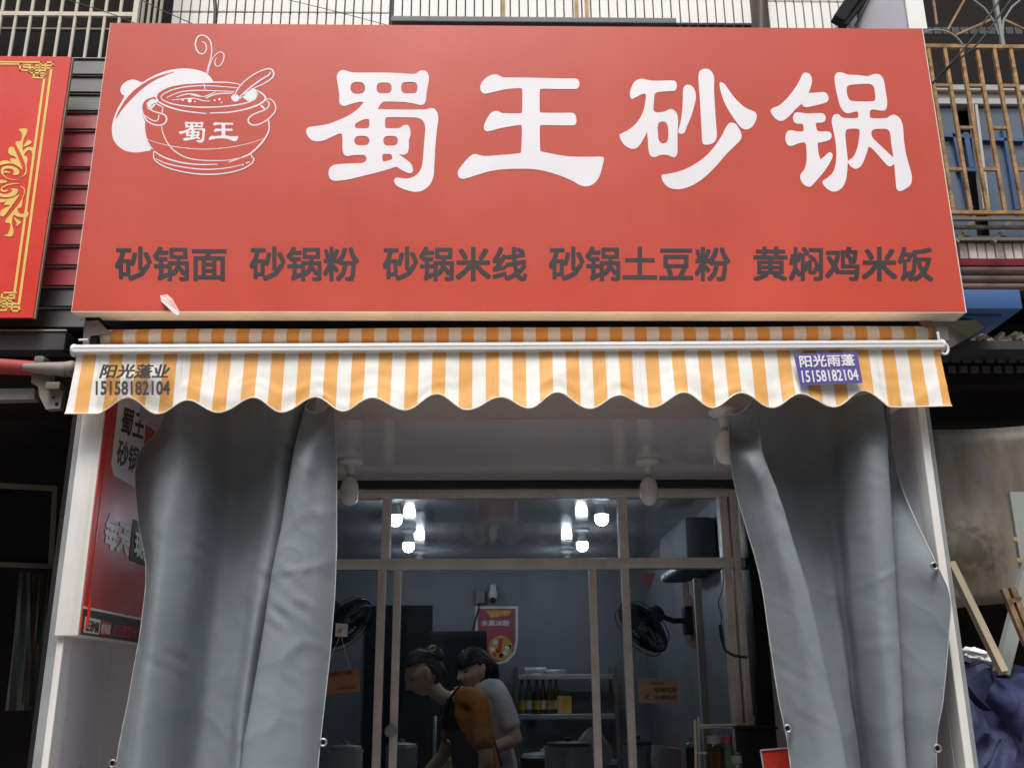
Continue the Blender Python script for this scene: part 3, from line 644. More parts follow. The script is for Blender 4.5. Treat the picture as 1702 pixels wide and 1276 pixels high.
def vq(x0,y0,x1,y1): return [U(x0,y1,VAL_Y-.012),U(x1,y1,VAL_Y-.012),U(x1,y0,VAL_Y-.012),U(x0,y0,VAL_Y-.012)]
text_quad('valance_lettering', '阳光蓬业', vq(167,607,285,631), m_ink, val, bold=.03, shear=.25, lift=.012)
text_quad('valance_lettering', '15158182104', vq(162,635,285,659), m_ink, val, bold=.03, lift=.014)
sq = [(1319,588),(1425,586),(1434,636),(1331,641)]
stk = build('purple_patch', G().plate([U(x,y,VAL_Y-.03) for x,y in sq], .0015), m_purple, val)
text_quad('patch_lettering', '阳光雨蓬', [U(1330,611,VAL_Y-.03),U(1421,608,VAL_Y-.03),U(1419,588.5,VAL_Y-.03),U(1327,591,VAL_Y-.03)], m_sw, stk, bold=.022, lift=.0015)
text_quad('patch_lettering', '15158182104', [U(1334,636,VAL_Y-.03),U(1428,632,VAL_Y-.03),U(1424,613.5,VAL_Y-.03),U(1331,616,VAL_Y-.03)], m_sw, stk, bold=.018, lift=.0015)
# brackets and crank eye
g = G().plate([U(x,y,3.045) for x,y in ((140,534),(163,532),(176,546),(186,553),(150,558),(146,580),(137,580))], .012)
build('bracket', g, m_bracket, awn)
build('axle_pin', G().tube([U(131,565,3.0),U(146,565,3.0)],.004,8), m_ac, awn)
g = G().plate([U(x,y,3.075) for x,y in ((1530,534),(1549,532),(1556,572),(1549,578),(1547,555))], .012)
build('bracket', g, m_bracket, awn)
build('gear_box', G().bbox(U(1555,570,3.06)+Vector((0,-.02,0)),U(1571,546,3.06)+Vector((0,.03,0)),.006), m_bracket, awn, smooth=True)
c = U(1569,581,2.93)
build('crank_eye', G().tube([c+Vector((-.012,0,.06)),c+Vector((-.012,0,.03))]+[c+Vector((.014*math.sin(t),0,.02*math.cos(t)+.004)) for t in [(-.6)+i*5.6/14 for i in range(15)]],.0042,8), m_ac, awn, smooth=True)

# ================================================================== CURTAINS
def cr(vals, n):
    out = []; k = len(vals)
    for i in range(k-1):
        p0 = vals[max(0,i-1)]; p1 = vals[i]; p2 = vals[i+1]; p3 = vals[min(k-1,i+2)]
        for j in range(n):
            t = j/n; out.append(p1*(2*t**3-3*t*t+1)+(p2-p0)*.5*(t**3-2*t*t+t)+p2*(3*t*t-2*t**3)+(p3-p1)*.5*(t**3-t*t))
    out.append(vals[-1]); return out
def curtain(name, label, Y, rows, dep, seed, nu=16, nv=18):
    """rows: [(y, [x per fold line], {col: (dy, dd)})]; dep: depth of every fold line"""
    grid = []
    for y, xs, ov in rows:
        r = []
        for c, x in enumerate(xs):
            dy, dd = ov.get(c, (0,0)); r.append(U(x, y+dy, Y+dep[c]+dd))
        grid.append(r)
    last = grid[-1]; prev = grid[-2]
    for z in (.75, .14):                              # hangs on down to the step
        grid.append([Vector((p.x+(p.x-q.x)*.25*(1 if z > .5 else 1.6), p.y+(p.y-q.y)*.1, z+.02*math.sin(i*1.7))) for i, (p, q) in enumerate(zip(last, prev))])
    g1 = [cr(r, nu) for r in grid]
    cols = list(zip(*g1)); g2 = [cr(list(c), nv) for c in cols]
    nc, nr = len(g2), len(g2[0]); g = G()
    for i in range(nc):
        for j in range(nr):
            p = g2[i][j].copy(); h = NZ.fractal(p*3.1+Vector((seed,0,0)), .8, 2, 4); h2 = NZ.noise(p*11+Vector((seed*3,2,0)))
            kx = max(0, NZ.noise(Vector((p.x*6+seed, p.y*6, p.z*9))))
            p.y += .0028*h+.0012*h2+.0028*kx*kx*math.sin(p.x*80+p.z*110)*2; p.x += .0015*h2
            q = Vector((p.x*4.2+p.z*2.4+seed, seed, p.z*4.6-p.x*2.0)); msk = max(0, NZ.noise(Vector((p.x*2.3,seed*2,p.z*2.1)))+.25)
            r1 = max(0, 1-abs(NZ.noise(q))*7); r2 = max(0, 1-abs(NZ.noise(q*2.1+Vector((7,2,5))))*6)
            top = math.exp(-((p.z-2.25)/.16)**2)
            p.y -= (.0045*r1**1.5+.002*r2**1.5)*msk*(1+1.5*top)
            g.v.append(p)
    for i in range(nc-1):
        for j in range(nr-1): a = i*nr+j; g.f.append((a,a+nr,a+nr+1,a+1))
    root = thing(name, (g.v[0].x, Y, .14), label, 'curtain', 'grey tarpaulin curtains tied at both sides of the shop front')
    o = build('cloth', g, m_curt, root, smooth=True, recalc=False)
    sm = o.modifiers.new('thick', 'SOLIDIFY'); sm.thickness = .0016; sm.offset = 0
    me = o.data
    for p in me.polygons: p.use_smooth = True
    e0 = [g.v[j]+Vector((0,-.003,0)) for j in range(nr)]; e1 = [g.v[(nc-1)*nr+j]+Vector((0,-.003,0)) for j in range(nr)]
    tp = [g.v[i*nr]+Vector((0,-.002,0)) for i in range(nc)]
    for e, ii in ((e0,0),(e1,nc-1),(tp,None)): build('hem_piping', G().tube(e, .0014, 6), m_stitch, root, smooth=True)
    ins0 = [g.v[3*nr+j]+Vector((0,-.0015,0)) for j in range(nr)]; ins1 = [g.v[(nc-3)*nr+j]+Vector((0,-.0015,0)) for j in range(nr)]
    return root, g2
def eyelet(root, p):
    p = Vector(p)
    build('eyelet', G().tube([p+Vector((.0095*math.cos(t*math.pi/8),0,.0095*math.sin(t*math.pi/8))) for t in range(16)], .0032, 8, closed=True), m_eye, root, smooth=True)
    build('eyelet_hole', G().lathe([(.008,0),(.008,.002)], p, 'y', 14), m_black, root)
CY = 3.04
dl = [.07,.035,-.035,-.062,-.005,.125,.09,.01,.09,-.035,-.085,-.07,-.02]
Lr = [(652,[287,293,299,306,332,382,440,490,525,508,522,540,556],{3:(0,.03),9:(24,.05),10:(34,.06),11:(30,.05),12:(4,0)}),
      (715,[262,275,287,303,333,384,438,480,520,497,516,538,558],{9:(0,.02),10:(0,.03),11:(0,-.01)}),
      (765,[228,247,270,300,335,386,436,468,512,486,508,535,559],{10:(0,-.01),11:(0,.015)}),
      (870,[231,244,259,280,322,377,426,456,498,469,495,530,560],{}),
      (950,[243,249,256,271,313,366,412,440,482,453,485,525,559],{}),
      (1060,[232,237,244,258,300,352,400,421,457,436,470,515,551],{}),
      (1160,[214,219,228,245,286,342,386,406,441,419,455,505,541],{}),
      (1276,[193,200,212,232,273,327,376,396,427,401,440,495,529],{})]
cl, gl_ = curtain('tarpaulin_curtain', 'grey tarpaulin curtain hanging before the red side poster, left of the window', CY, Lr, dl, 3.3)
eyelet(cl, U(537,1233,CY-.03)); eyelet(cl, U(187,1268,CY+.03))
dr = [0,-.05,-.09,-.075,.04,.13,.10,.02,-.075,-.07,.035,.012,.02]
Rr = [(660,[1210,1224,1240,1258,1262,1305,1370,1410,1440,1464,1466,1472,1478],{0:(30,0),1:(28,.02),2:(18,.05),3:(-6,.05),8:(-6,.05),9:(-6,.05)}),
      (728,[1211,1226,1244,1264,1262,1312,1372,1408,1444,1474,1468,1475,1481],{0:(0,.015),1:(0,.07),2:(0,.085),8:(0,.015)}),
      (764,[1214,1231,1250,1271,1229,1320,1375,1405,1446,1476,1446,1478,1486],{1:(0,-.005),2:(0,-.01)}),
      (830,[1226,1250,1275,1296,1254,1335,1380,1410,1450,1481,1451,1490,1506],{12:(0,-.04)}),
      (930,[1255,1280,1305,1327,1285,1362,1395,1415,1456,1487,1457,1520,1552],{11:(0,-.10),12:(0,-.15)}),
      (990,[1268,1295,1322,1345,1303,1375,1400,1420,1460,1490,1460,1540,1578],{10:(0,-.03),11:(0,-.12),12:(0,-.19)}),
      (1060,[1278,1308,1338,1362,1320,1388,1410,1425,1465,1495,1465,1540,1576],{10:(0,-.03),11:(0,-.11),12:(0,-.17)}),
      (1160,[1293,1325,1358,1383,1341,1405,1420,1435,1475,1500,1470,1535,1567],{10:(0,-.02),11:(0,-.09),12:(0,-.14)}),
      (1276,[1314,1345,1380,1408,1366,1425,1435,1450,1485,1507,1477,1535,1556],{11:(0,-.07),12:(0,-.10)})]
crn, gr_ = curtain('tarpaulin_curtain', 'grey tarpaulin curtain beside the bare lilac wall, right of the window', CY, Rr, dr, 8.1)
eyelet(crn, U(1309,1210,CY-.03)); eyelet(crn, U(1553,940,CY-.155)); eyelet(crn, U(1558,1243,CY-.115))
for r_, a in ((cl,(540,668)),(cl,(549,664)),(crn,(1241,676)),(crn,(1262,660)),(crn,(1466,658))):
    p = U(a[0],a[1],CY-.02); build('hook_wire', G().tube([p, p+Vector((.004,.01,.02)), p+Vector((0,.03,.045)), p+Vector((-.004,.045,.03))], .0016, 6), m_eye, r_, smooth=True)
rail = build('curtain_rail', G().tube([U(240,640,3.08),U(1500,632,3.08)], .009, 10), m_alu, label='thin metal curtain rail tucked behind the striped valance', cat='rail', smooth=True)

# ================================================================== PORCH BULBS
def bulb(base, label):
    t = thing('porch_bulb', base, label, 'light bulb', 'unlit bulbs on the porch ceiling'); b = Vector(base)
    build('ceiling_rose', G().lathe([(.001,0),(.050,0),(.050,-.012),(.043,-.019),(.022,-.024),(.001,-.024)], b, 'z', 28), m_ac, t, smooth=True)
    build('socket', G().lathe([(.001,-.022),(.021,-.023),(.017,-.052),(.0165,-.058),(.001,-.058)], b, 'z', 20), m_ac, t, smooth=True)
    build('screw_base', G().lathe([(.001,-.057),(.0135,-.057),(.0145,-.066),(.0135,-.072),(.001,-.073)], b, 'z', 20), m_steel, t, smooth=True)
    build('globe', G().lathe([(.001,-.072),(.018,-.073),(.027,-.084),(.0345,-.102),(.037,-.125),(.0355,-.150),(.030,-.168),(.019,-.179),(.008,-.183),(.001,-.184)], b, 'z', 28), m_globe, t, smooth=True)
    return t
b1 = UZ(583,764,CE-.001); b2 = UZ(1076,764,CE-.001); b3 = UZ(1203,682,CE-.001)
pb = bulb(b1, 'unlit white bulb on the porch ceiling beside the left curtain')
copy_tree(pb, b2, 'unlit white bulb on the porch ceiling above the right window panes')
copy_tree(pb, b3, 'unlit white bulb half hidden behind the top of the right curtain')

# ================================================================== LEFT SIDE POSTER BOX
bxl, bxr = (U(137,700,2.94).x+U(88,1055,2.94).x)/2, (U(176,700,2.94).x+U(130,1055,2.94).x)/2
bzb = U(109,1056,2.94).z
box = thing('poster_box', (bxl,2.94,bzb), 'white boxed board on the left porch wall faced with a red poster', 'sign')
PX = bxr
build('box_body', G().bbox((bxl,2.94,bzb),(bxr-.004,3.75,CE+.1), .004), m_white, box, smooth=True)
def pz(px, py): return UX(px, py, PX)
zband = (pz(131.7,1006).z+pz(233,1029).z)/2
zbot = bzb+.004
pr = build('poster', G().box((PX-.0038,2.945,zbot),(PX,3.745,CE+.09)), m_pred, box)
build('poster_band', G().box((PX,2.946,zbot),(PX+.0012,3.744,zband-.004)), m_ink, pr)
build('poster_rule', G().box((PX,2.946,zband-.0038),(PX+.0014,3.744,zband+.003)), m_pwhite, pr)
fy = pz(161,880).y
build('lit_fold', G().box((PX+.0002,fy-.0015,zbot+.002),(PX+.002,fy+.0015,CE+.08)), m_redl, pr)  # brighter red strip paints the light caught along the fold
ya, yb = pz(187,750).y, pz(230,750).y
yb = max(yb, ya+.26)
za = pz(182,786).z
rrp = [(ya,za+.03),(ya+.03,za),(yb-.02,za),(yb,za+.02),(yb,CE+.08),(ya,CE+.08)]
pl = build('poster_plaque', G().plate([(PX+.0004,y,z) for y,z in rrp], .0012, (1,0,0)), m_pwhite, pr)
def ptxt(s, pts, mat, bold, par=pr, lift=.0018):       # pts in pixels: bl, br, tr, tl on the side wall
    return text_quad('poster_lettering', s, [UX(x,y,PX) for x,y in pts], mat, par, bold=bold, lift=lift)
ptxt('蜀王', [(198,719),(236,732),(243,690),(205,676)], m_ink, .03, pl)
ptxt('砂锅', [(191,770),(227,790),(232,745),(197,728)], m_ink, .03, pl)
ptxt('每天', [(170,908),(212,926),(217,872),(178,849)], m_pwhite, .035)
kb = [(214,930),(252,946),(258,880),(221,862)]
build('poster_block', G().plate([UX(x,y,PX)+Vector((.0004,0,0)) for x,y in kb], .001, (1,0,0)), m_ink, pr)
ptxt('现熬', [(220,922),(252,940),(256,898),(224,880)], m_pwhite, .035, lift=.004)
build('logo_tile', G().plate([UX(x,y,PX)+Vector((.0013,0,0)) for x,y in ((138,1050),(163,1054),(166,1030),(141,1024))], .001, (1,0,0)), m_pwhite, pr)
build('logo_tile', G().plate([UX(x,y,PX)+Vector((.0013,0,0)) for x,y in ((163.2,1054),(182,1056),(184,1034),(166.2,1030))], .001, (1,0,0)), m_pred, pr)
ptxt('王砂锅', [(140,1048),(161,1052),(164,1034),(143,1028)], m_ink, .04, lift=.0035)
ptxt('老味道', [(165,1052),(181,1054),(182.5,1038),(167,1034)], m_pwhite, .03, lift=.0035)
ptxt('老坛酸菜米线', [(185,1056),(232,1063),(235,1042),(187,1036)], m_pred, .02)
dp = pz(150,1030)
build('red_drip', G().tube([(PX+.003,fy,zband+.03),(PX+.004,fy+.002,zband),(PX+.004,fy-.002,zbot+.02)], [.002,.005,.006], 8), m_redl, pr, smooth=True)

# ================================================================== LEFT NEIGHBOUR
nb = thing('left_neighbour_building', (-2.4,3.3,0), 'neighbouring building on the left with maroon and charcoal louvre boards over a dark shopfront', 'building')
SY = 3.26
zt_ = U(115,98,SY).z; zb_ = U(62,547,SY).z; nsl = 14; hs_ = (zt_-zb_)/nsl
sxl, sxr = -3.6, U(150,300,SY).x+.18
prof = [(0,.004),(-.014,.010),(-.020,.5),(-.016,.985),(0,.99)]
def slatmesh():
    g = G(); pts = [(SY-.010,hs_*.03),(SY-.014,hs_*.05),(SY-.002,hs_*.93),(SY+.02,hs_*.95),(SY+.02,hs_*.03)]
    k = len(pts); vs = [Vector((x,y,z)) for x in (sxl,sxr) for y,z in pts]
    return g.add(vs, [(i,(i+1)%k,(i+1)%k+k,i+k) for i in range(k)]+[tuple(range(k)),tuple(range(k,2*k))])
def slat_edge():
    return G().box((sxl,SY-.009,hs_*.955),(sxr-.004,SY+.004,hs_*1.0))
protos = {}
for k in range(nsl):
    red = 3 <= k <= 11
    z = zt_-(k+1)*hs_; nm = 'maroon' if red else 'charcoal'
    if nm not in protos:
        o = build('louvre_board', slatmesh(), m_slatr if red else m_slatk, nb); e = build('board_edge', slat_edge(), m_edge, o)
        o.location = Vector((0,0,z)); e.location = (0,0,0)
        protos[nm] = (o, e)
    else:
        o0, e0 = protos[nm]; o = dup(o0, nb, (0,0,z+random.uniform(-.0015,.0015))); o.rotation_euler.x = random.uniform(-.0004,.0004); dup(e0, o)
build('backing_wall', G().box((-6,SY+.03,zb_-.1),(sxr+.02,SY+.06,zt_)), m_dark, nb)
fz0, fz1 = U(40,582,3.2).z, U(40,550,3.2).z
build('fascia_board', G().bbox((-6,3.2,fz0),(U(109,560,3.2).x,3.27,fz1)), m_slatk, nb)
build('fascia_edge', G().box((-6,3.195,fz1-.001),(U(110,560,3.2).x,3.205,fz1+.004)), m_edge, nb)
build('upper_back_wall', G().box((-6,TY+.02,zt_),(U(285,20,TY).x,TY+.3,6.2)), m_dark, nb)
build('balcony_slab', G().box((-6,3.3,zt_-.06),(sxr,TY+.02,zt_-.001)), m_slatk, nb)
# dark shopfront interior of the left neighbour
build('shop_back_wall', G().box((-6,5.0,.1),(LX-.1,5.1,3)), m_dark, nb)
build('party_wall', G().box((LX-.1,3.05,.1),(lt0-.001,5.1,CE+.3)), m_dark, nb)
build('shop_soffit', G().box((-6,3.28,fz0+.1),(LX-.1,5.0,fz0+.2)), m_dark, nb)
DY = 4.2
fr = build('door_frame', G().bar(U(-10,806,DY),U(96,812,DY),.02).bar(U(93,812,DY),U(86,940,DY),.022).bar(U(-10,937,DY),U(90,941,DY),.018), m_olive, nb)
build('door_frame_strip', G().bar(U(100,950,DY-.1),U(60,1276,DY-.1),.035,.02), M('dull_wood_strip',(.14,.115,.09),.7,.25,8), nb)
build('dark_glass', px_plate([(-10,812),(92,816),(86,935),(-10,933)], DY+.02, .006), m_black, nb)
g = G(); random.seed(11)
sm_ = [M('draped_cloth_grey',(.055,.062,.065),.8,.4,9), M('draped_cloth_brown',(.075,.05,.042),.8,.4,9)]
for (x0,x1,x2,x3,y0,y1,k) in ((32,52,50,8,950,1180,0),(54,70,52,34,955,1170,1),(70,84,62,50,950,1200,0)):
    gg = G(); n = 14
    for i in range(n+1):
        u = i/n; a = U(x0+(x3-x0)*u,y0+(y1-y0)*u,DY-.1+.02*math.sin(u*7)); b = U(x1+(x2-x1)*u,y0+(y1-y0)*u,DY-.1+.02*math.cos(u*6))
        for t in range(6): p = a.lerp(b,t/5); p.y += .012*math.sin(t*2.2+u*3); gg.v.append(p)
    for i in range(n):
        for t in range(5): q0 = i*6+t; gg.f.append((q0,q0+1,q0+7,q0+6))
    if k == 0 and x0 < 40: root = thing('hanging_cloths', U(60,950,DY), 'dim grey and brown cloths hanging inside the dark left shopfront', 'cloth')
    build('cloth_strip', gg, sm_[k], root, smooth=True)

# bright red banner with gold border
BY = 3.14
bq = [U(-260,88,BY),U(113,97,BY),U(60,527,BY),U(-340,531,BY)]
X1 = (U(113,97,BY).x+U(60,527,BY).x)/2; Zt = U(60,94,BY).z; Zb = U(30,528,BY).z
ban = thing('red_banner_sign', (X1-1,BY,Zb), 'bright red banner sign with gold scroll border at the left edge', 'sign')
build('banner_panel', G().bbox((X1-2.6,BY,Zb),(X1,BY+.012,Zt), .001), m_lsign, ban)
build('banner_edge', G().bar((X1+.002,BY+.012,Zb),(X1+.002,BY+.012,Zt),.006,.012), m_wood, ban)
gg = G()
def gs(pts, w): 
    P = [U(x,y,BY) for x,y in pts]; ribbon(gg, P, w, (0,-1,0), .0015)
mmx = (U(100,300,BY)-U(99,300,BY)).length
def gl2(pts, wpx=3.0):
    for a, b in zip(pts[:-1], pts[1:]):
        p, q = U(*a,BY), U(*b,BY); d = (q-p).normalized()*mmx*wpx*.5; ribbon(gg, [p-d,q+d], mmx*wpx, (0,-1,0), .0015)
T1 = lambda p: (20+p[0]/21.28, 95+p[1]/21.28)          # corner knots
T3 = lambda p: (p[0]/21.26, 470+p[1]/21.26)
def knot(T, segs, w=2.9):
    for sg in segs: gl2([T(q) for q in sg], w)
gl2([(-260,101.5),(T1((1020,195)))]); gl2([(-260,106.5),(T1((300,262)))])
knot(T1, [[(1025,190),(985,560),(970,640)],[(300,262),(290,470),(800,490)],[(430,280),(650,285),(615,560),(1180,590),(1170,680),(970,660),(985,560)],[(440,280),(430,370),(1400,405)],[(800,300),(780,560),(765,730)],[(800,300),(1180,310)],[(1200,195),(1180,490),(600,470)],[(1200,195),(1450,200),(1445,320),(1200,310)],[(765,735),(1150,750)]])
gl2([T1((1400,405)),(32,T3((0,740))[1])],4.2); gl2([T1((1150,745)),(24.5,T3((0,350))[1])],4.2)
knot(T3, [[(570,355),(85,355),(60,600),(40,850)],[(-5000,440),(0,530)],[(520,440),(290,440),(240,860),(220,970)],[(520,440),(510,550),(-100,540)],[(470,640),(430,860),(400,1000)],[(470,640),(-100,640)],[(690,750),(-100,745)],[(690,860),(-100,850)],[(690,860),(680,1000),(400,1000)],[(230,970),(-5000,965)]])
A_ = lambda p: (p[0]/11.094, 205+p[1]/11.094)
B_ = lambda p: (p[0]/11.6, 300+p[1]/11.6)
def orn(T, pts): gg.plate([U(x,y,BY)-Vector((0,.0016,0)) for x,y in spline([T(p) for p in pts],4)], .001)
for pts in ([(350,125),(400,105),(500,110),(495,190),(450,280),(425,370),(420,480),(440,510),(500,450),(560,445),(650,465),(640,560),(595,560),(590,520),(530,500),(470,550),(450,600),(500,620),(510,690),(495,760),(500,880),(470,960),(375,1010),(440,960),(475,880),(470,770),(420,640),(350,500),(298,400),(300,345),(380,335),(410,250),(400,180)],
            [(430,440),(470,380),(520,315),(585,345),(560,390),(490,420)],
            [(155,510),(180,450),(240,440),(275,490),(330,620),(420,850),(340,800),(240,745),(190,680),(210,655),(310,660),(260,610),(180,580)],
            [(0,720),(100,690),(200,720),(260,750),(150,748),(0,780)],
            [(20,890),(60,810),(180,790),(310,830),(360,900),(340,950),(290,960),(235,945),(265,910),(240,860),(160,840),(80,860),(60,900),(110,880),(180,905),(175,925),(110,915),(60,935),(110,990),(200,1030),(300,1045),(380,1040),(280,1055),(150,1030),(60,970)],
            [(0,1050),(80,1055),(140,1080),(80,1105),(0,1110)]): orn(A_, pts)
for pts in ([(75,1055),(150,1040),(195,930),(200,840),(115,815),(110,770),(180,690),(300,540),(400,410),(450,300),(465,200),(430,145),(380,110),(450,130),(488,200),(470,280),(440,370),(425,500),(380,540),(340,550),(350,600),(400,650),(470,640),(480,590),(545,610),(545,670),(520,710),(430,715),(330,700),(275,670),(240,740),(235,850),(265,980),(245,1070),(190,1088),(130,1080)],
            [(265,715),(330,750),(410,810),(380,840),(325,880),(325,820)],
            [(5,640),(30,580),(130,520),(200,485),(90,470),(100,430),(150,400),(0,435),(0,370),(130,365),(270,330),(382,275),(300,400),(200,540),(110,660),(70,700),(20,690)],
            [(0,250),(60,270),(150,265),(230,220),(235,190),(205,170),(280,158),(345,180),(340,240),(280,300),(150,330),(0,310)],
            [(15,180),(60,120),(160,75),(280,58),(390,75),(260,80),(150,105),(70,145),(45,180),(90,195),(160,190),(140,215),(80,230),(30,210)]): orn(B_, pts)
build('gold_border', gg, m_gold, ban, recalc=False)

# white barred window cage above the banner
KY = 3.3
cage = thing('window_cage', U(227,60,KY), 'cream painted steel window cage on the upper left balcony', 'window cage')
rz0 = U(110,24.5,KY).z
pc = U(227,20,KY)
build('rail', G().bar((-4,KY,rz0),(pc.x,KY,rz0),.012,.018,up=(0,0,1)), m_bars, cage)
build('corner_post', G().box((pc.x-.010,KY-.012,zt_-.03),(pc.x+.010,KY+.008,6.2)), m_bars, cage)
bar0 = None; bw_ = (U(51.1,30,KY)-U(26.4,30,KY)).x
xb0 = U(26.4,30,KY).x
for k in range(-12, 8):
    x = xb0+k*bw_+.0
    if x > pc.x-.02: continue
    loc = Vector((x,KY,0))-W[cage.name]
    if bar0 is None:
        bar0 = build('bar', G().tube([(0,0,zt_-.03),(0,0,6.2)], .0065, 8), m_bars, None, smooth=True); bar0.parent = cage; bar0.location = loc
    else: dup(bar0, cage, loc)
for px in (243.5,252,259,266):
    yy = KY+.06*(1+[243.5,252,259,266].index(px)); dup(bar0, cage, Vector((pc.x,yy,0))-W[cage.name])
build('back_rail', G().bar((-4,3.56,U(90,50,3.56).z),(U(185,54,3.56).x,3.56,U(90,50,3.56).z),.008,.02), m_bracket, cage)

# folded arm of the left neighbour's awning
arm = thing('folded_awning', U(60,620,3.1), 'rolled up red awning with beige end bracket at the left edge', 'awning')
build('red_roll', G().tube([U(-300,590,3.12),U(70,613,3.12)], [.035,.024], 14), M('dusty_red_cloth',(.32,.03,.03),.7,.2,9), arm, smooth=True)
build('roll_sleeve', G().tube([U(40,610,3.1),U(70,612,3.1),U(112,614,3.1)], [.012,.020,.026], 14), m_bracket, arm, smooth=True)
build('end_knob', G().lathe([(.001,-.02),(.024,-.02),(.028,0),(.024,.012),(.012,.02),(.001,.02)], U(119,613,3.1), 'x', 18), m_bracket, arm, smooth=True)
build('arm_bracket', G().plate([U(x,y,3.12) for x,y in ((52,624),(84,622),(84,636),(106,640),(100,678),(76,680),(66,660),(63,642),(52,636))], .03), m_bracket, arm)
build('clamp', G().bbox(U(76,634,3.09),U(98,646,3.09)+Vector((0,.05,0)),.004), m_olive, arm, smooth=True)
build('clamp', G().bbox(U(54,606,3.1),U(74,590,3.1)+Vector((0,.05,0)),.01), m_olive, arm, smooth=True)
build('bolt_hole', G().lathe([(.004,0),(.004,.003)],U(88,660,3.118),'y',10).lathe([(.006,0),(.006,.003)],U(94,671,3.118),'y',10), m_black, arm)
build('white_tube_strip', px_plate([(-200,648),(57,645),(57,663),(-200,670)], 3.15, .04), m_bracket, label='short pale strip hanging in the dark under the left awning', cat='strip')

# ================================================================== RIGHT NEIGHBOUR
rn = thing('right_neighbour_building', (2.6,3.5,0), 'old building on the right with bluish upstairs window, tiled band and dark open shop', 'building')
RYY = 3.75
X0 = U(1600,400,RYY).x-.35
wz0 = U(1640,352,RYY).z; wz1 = U(1640,165,RYY).z; top = 6.4
build('wall_below_window', G().box((X0,3.52,U(1640,470,3.5).z),(5,3.9,U(1640,402,3.5).z)), m_grout, rn)
build('wall_above_window', G().box((1.6,RYY+.1,wz1+.2),(5,RYY+.3,top)), m_dark, rn)
build('window_backing', G().box((1.55,RYY+.06,wz0-.3),(5,RYY+.09,wz1+.25)), m_dark, rn)
uw = build('upstairs_window', G().box((1.55,RYY,wz1),(5,RYY+.06,wz1+.03)).box((1.55,RYY-.02,wz1+.034),(5,RYY+.06,wz1+.06)).box((1.55,RYY-.01,wz1-.03),(5,RYY+.05,wz1-.004)), m_wframe, rn)
for a in ((1613,177,1634,350),(1620,177,1641,350)):
    build('window_stile', G().bar(U(a[0],a[1],RYY-.01),U(a[2],a[3],RYY-.01),.012,.03), m_wframe, uw)
for (xa,xb) in ((1540,1605),(1626,1702),(1702,1800)):
    build('pane', G().box((U(xa,260,RYY).x,RYY+.01,wz0-.28),(U(xb,260,RYY).x,RYY+.016,wz1-.03)), m_oglass, uw)
for a,b,c,d in ((1585,222,1612,348),(1668,215,1690,350),(1604,222,1614,280)):
    build('blue_frame', G().bar(U(a,b,RYY),U(c,d,RYY),.022,.02), m_bframe, uw)
for y, xa, xb in ((226,1560,1612),(232,1625,1702),(282,1590,1625)):
    build('blue_frame', G().bar(U(xa,y,RYY-.001),U(xb,y+2,RYY-.001),.016,.018), m_bframe, uw)
# rusty cage
GY = 3.32
rc = thing('rusty_window_cage', U(1620,350,GY), 'rusty ochre iron window cage on the upper right', 'window cage')
zt2 = U(1620,78,GY).z; zb2 = U(1640,354,GY).z
xc0 = U(1560,200,GY).x-.1
build('top_rail', G().bar((1.45,GY,zt2),(4.5,GY,zt2-.01),.016,.016), m_rust, rc)
build('bottom_rail', G().bar((1.5,GY,zb2),(4.5,GY,zb2),.014,.016), m_rust, rc)
xs_ = [U(x,110,GY).x for x in (1574,1602,1628,1656,1684)]
stp = xs_[1]-xs_[0]; rb0 = None; xs_ = [U(1574,110,GY).x+(k-1)*.5*0+ (k-1)*(U(1684,110,GY).x-U(1574,110,GY).x)/4 for k in range(16)]
for i, x in enumerate(xs_):
    if rb0 is None:
        rb0 = build('bar', G().box((-.0067,-.0067,zb2),(.0067,.0067,zt2)), m_rust, None); rb0.parent = rc; rb0.location = Vector((x,GY,0))-W[rc.name]
    else: dup(rb0, rc, Vector((x,GY+random.uniform(-.004,.004),0))-W[rc.name])
st0 = None
for i in range(15):
    for zz, par in ((U(1600,143,GY).z,0),(U(1610,213,GY).z,1),(U(1620,282,GY).z,0)):
        if i % 2 == par:
            loc = Vector((xs_[i]+.008,GY,zz))-W[rc.name]; ln = xs_[i+1]-xs_[i]-.016
            if st0 is None:
                st0 = build('cross_piece', G().box((0,-.006,-.006),(ln,.006,.006)), m_rust, None); st0.parent = rc; st0.location = loc
            else: dup(st0, rc, loc)
# shelf of the cage below and struts to the wall
for y, yy in ((364,3.3),(378,3.36),(398,3.3)):
    p = U(1620,y,yy); build('shelf_rail', G().bar((1.5,yy,p.z),(4.5,yy,p.z),.012,.014), m_olive, rc)
for xa in (1588,1650,1715):
    build('shelf_strut', G().bar(U(xa,404,3.28),U(xa+32,362,3.6),.014,.016), m_olive, rc)
# arched hood of the cage, seen from below
def arc(c, r, t0, t1, y, n=10): return [c+Vector((r*math.cos(t0+(t1-t0)*i/n),y-c.y,r*math.sin(t0+(t1-t0)*i/n))) for i in range(n+1)]
cA = U(1562,85,GY); build('hood_arch', G().tube(arc(cA,.10,0,math.pi,GY,14), .004, 6), m_post, rc, smooth=True)
build('hood_arch', G().tube([U(1612,-4,GY),U(1636,14,GY),U(1652,36,GY),U(1660,58,GY)],.004,6), m_post, rc, smooth=True)
build('hood_arch', G().tube([U(1666,60,GY),U(1668,34,GY),U(1682,12,GY),U(1700,-3,GY)],.004,6), m_post, rc, smooth=True)
build('hood_bar', G().bar(U(1653,-5,GY),U(1667,78,GY),.014), m_post, rc)
for a in ((1604,-2,1575,50),(1551,-2,1557,42),(1588,59,1650,32),(1670,34,1704,50)): build('hood_bar', G().bar(U(a[0],a[1],GY+.05),U(a[2],a[3],GY+.05),.008), m_rust, rc)
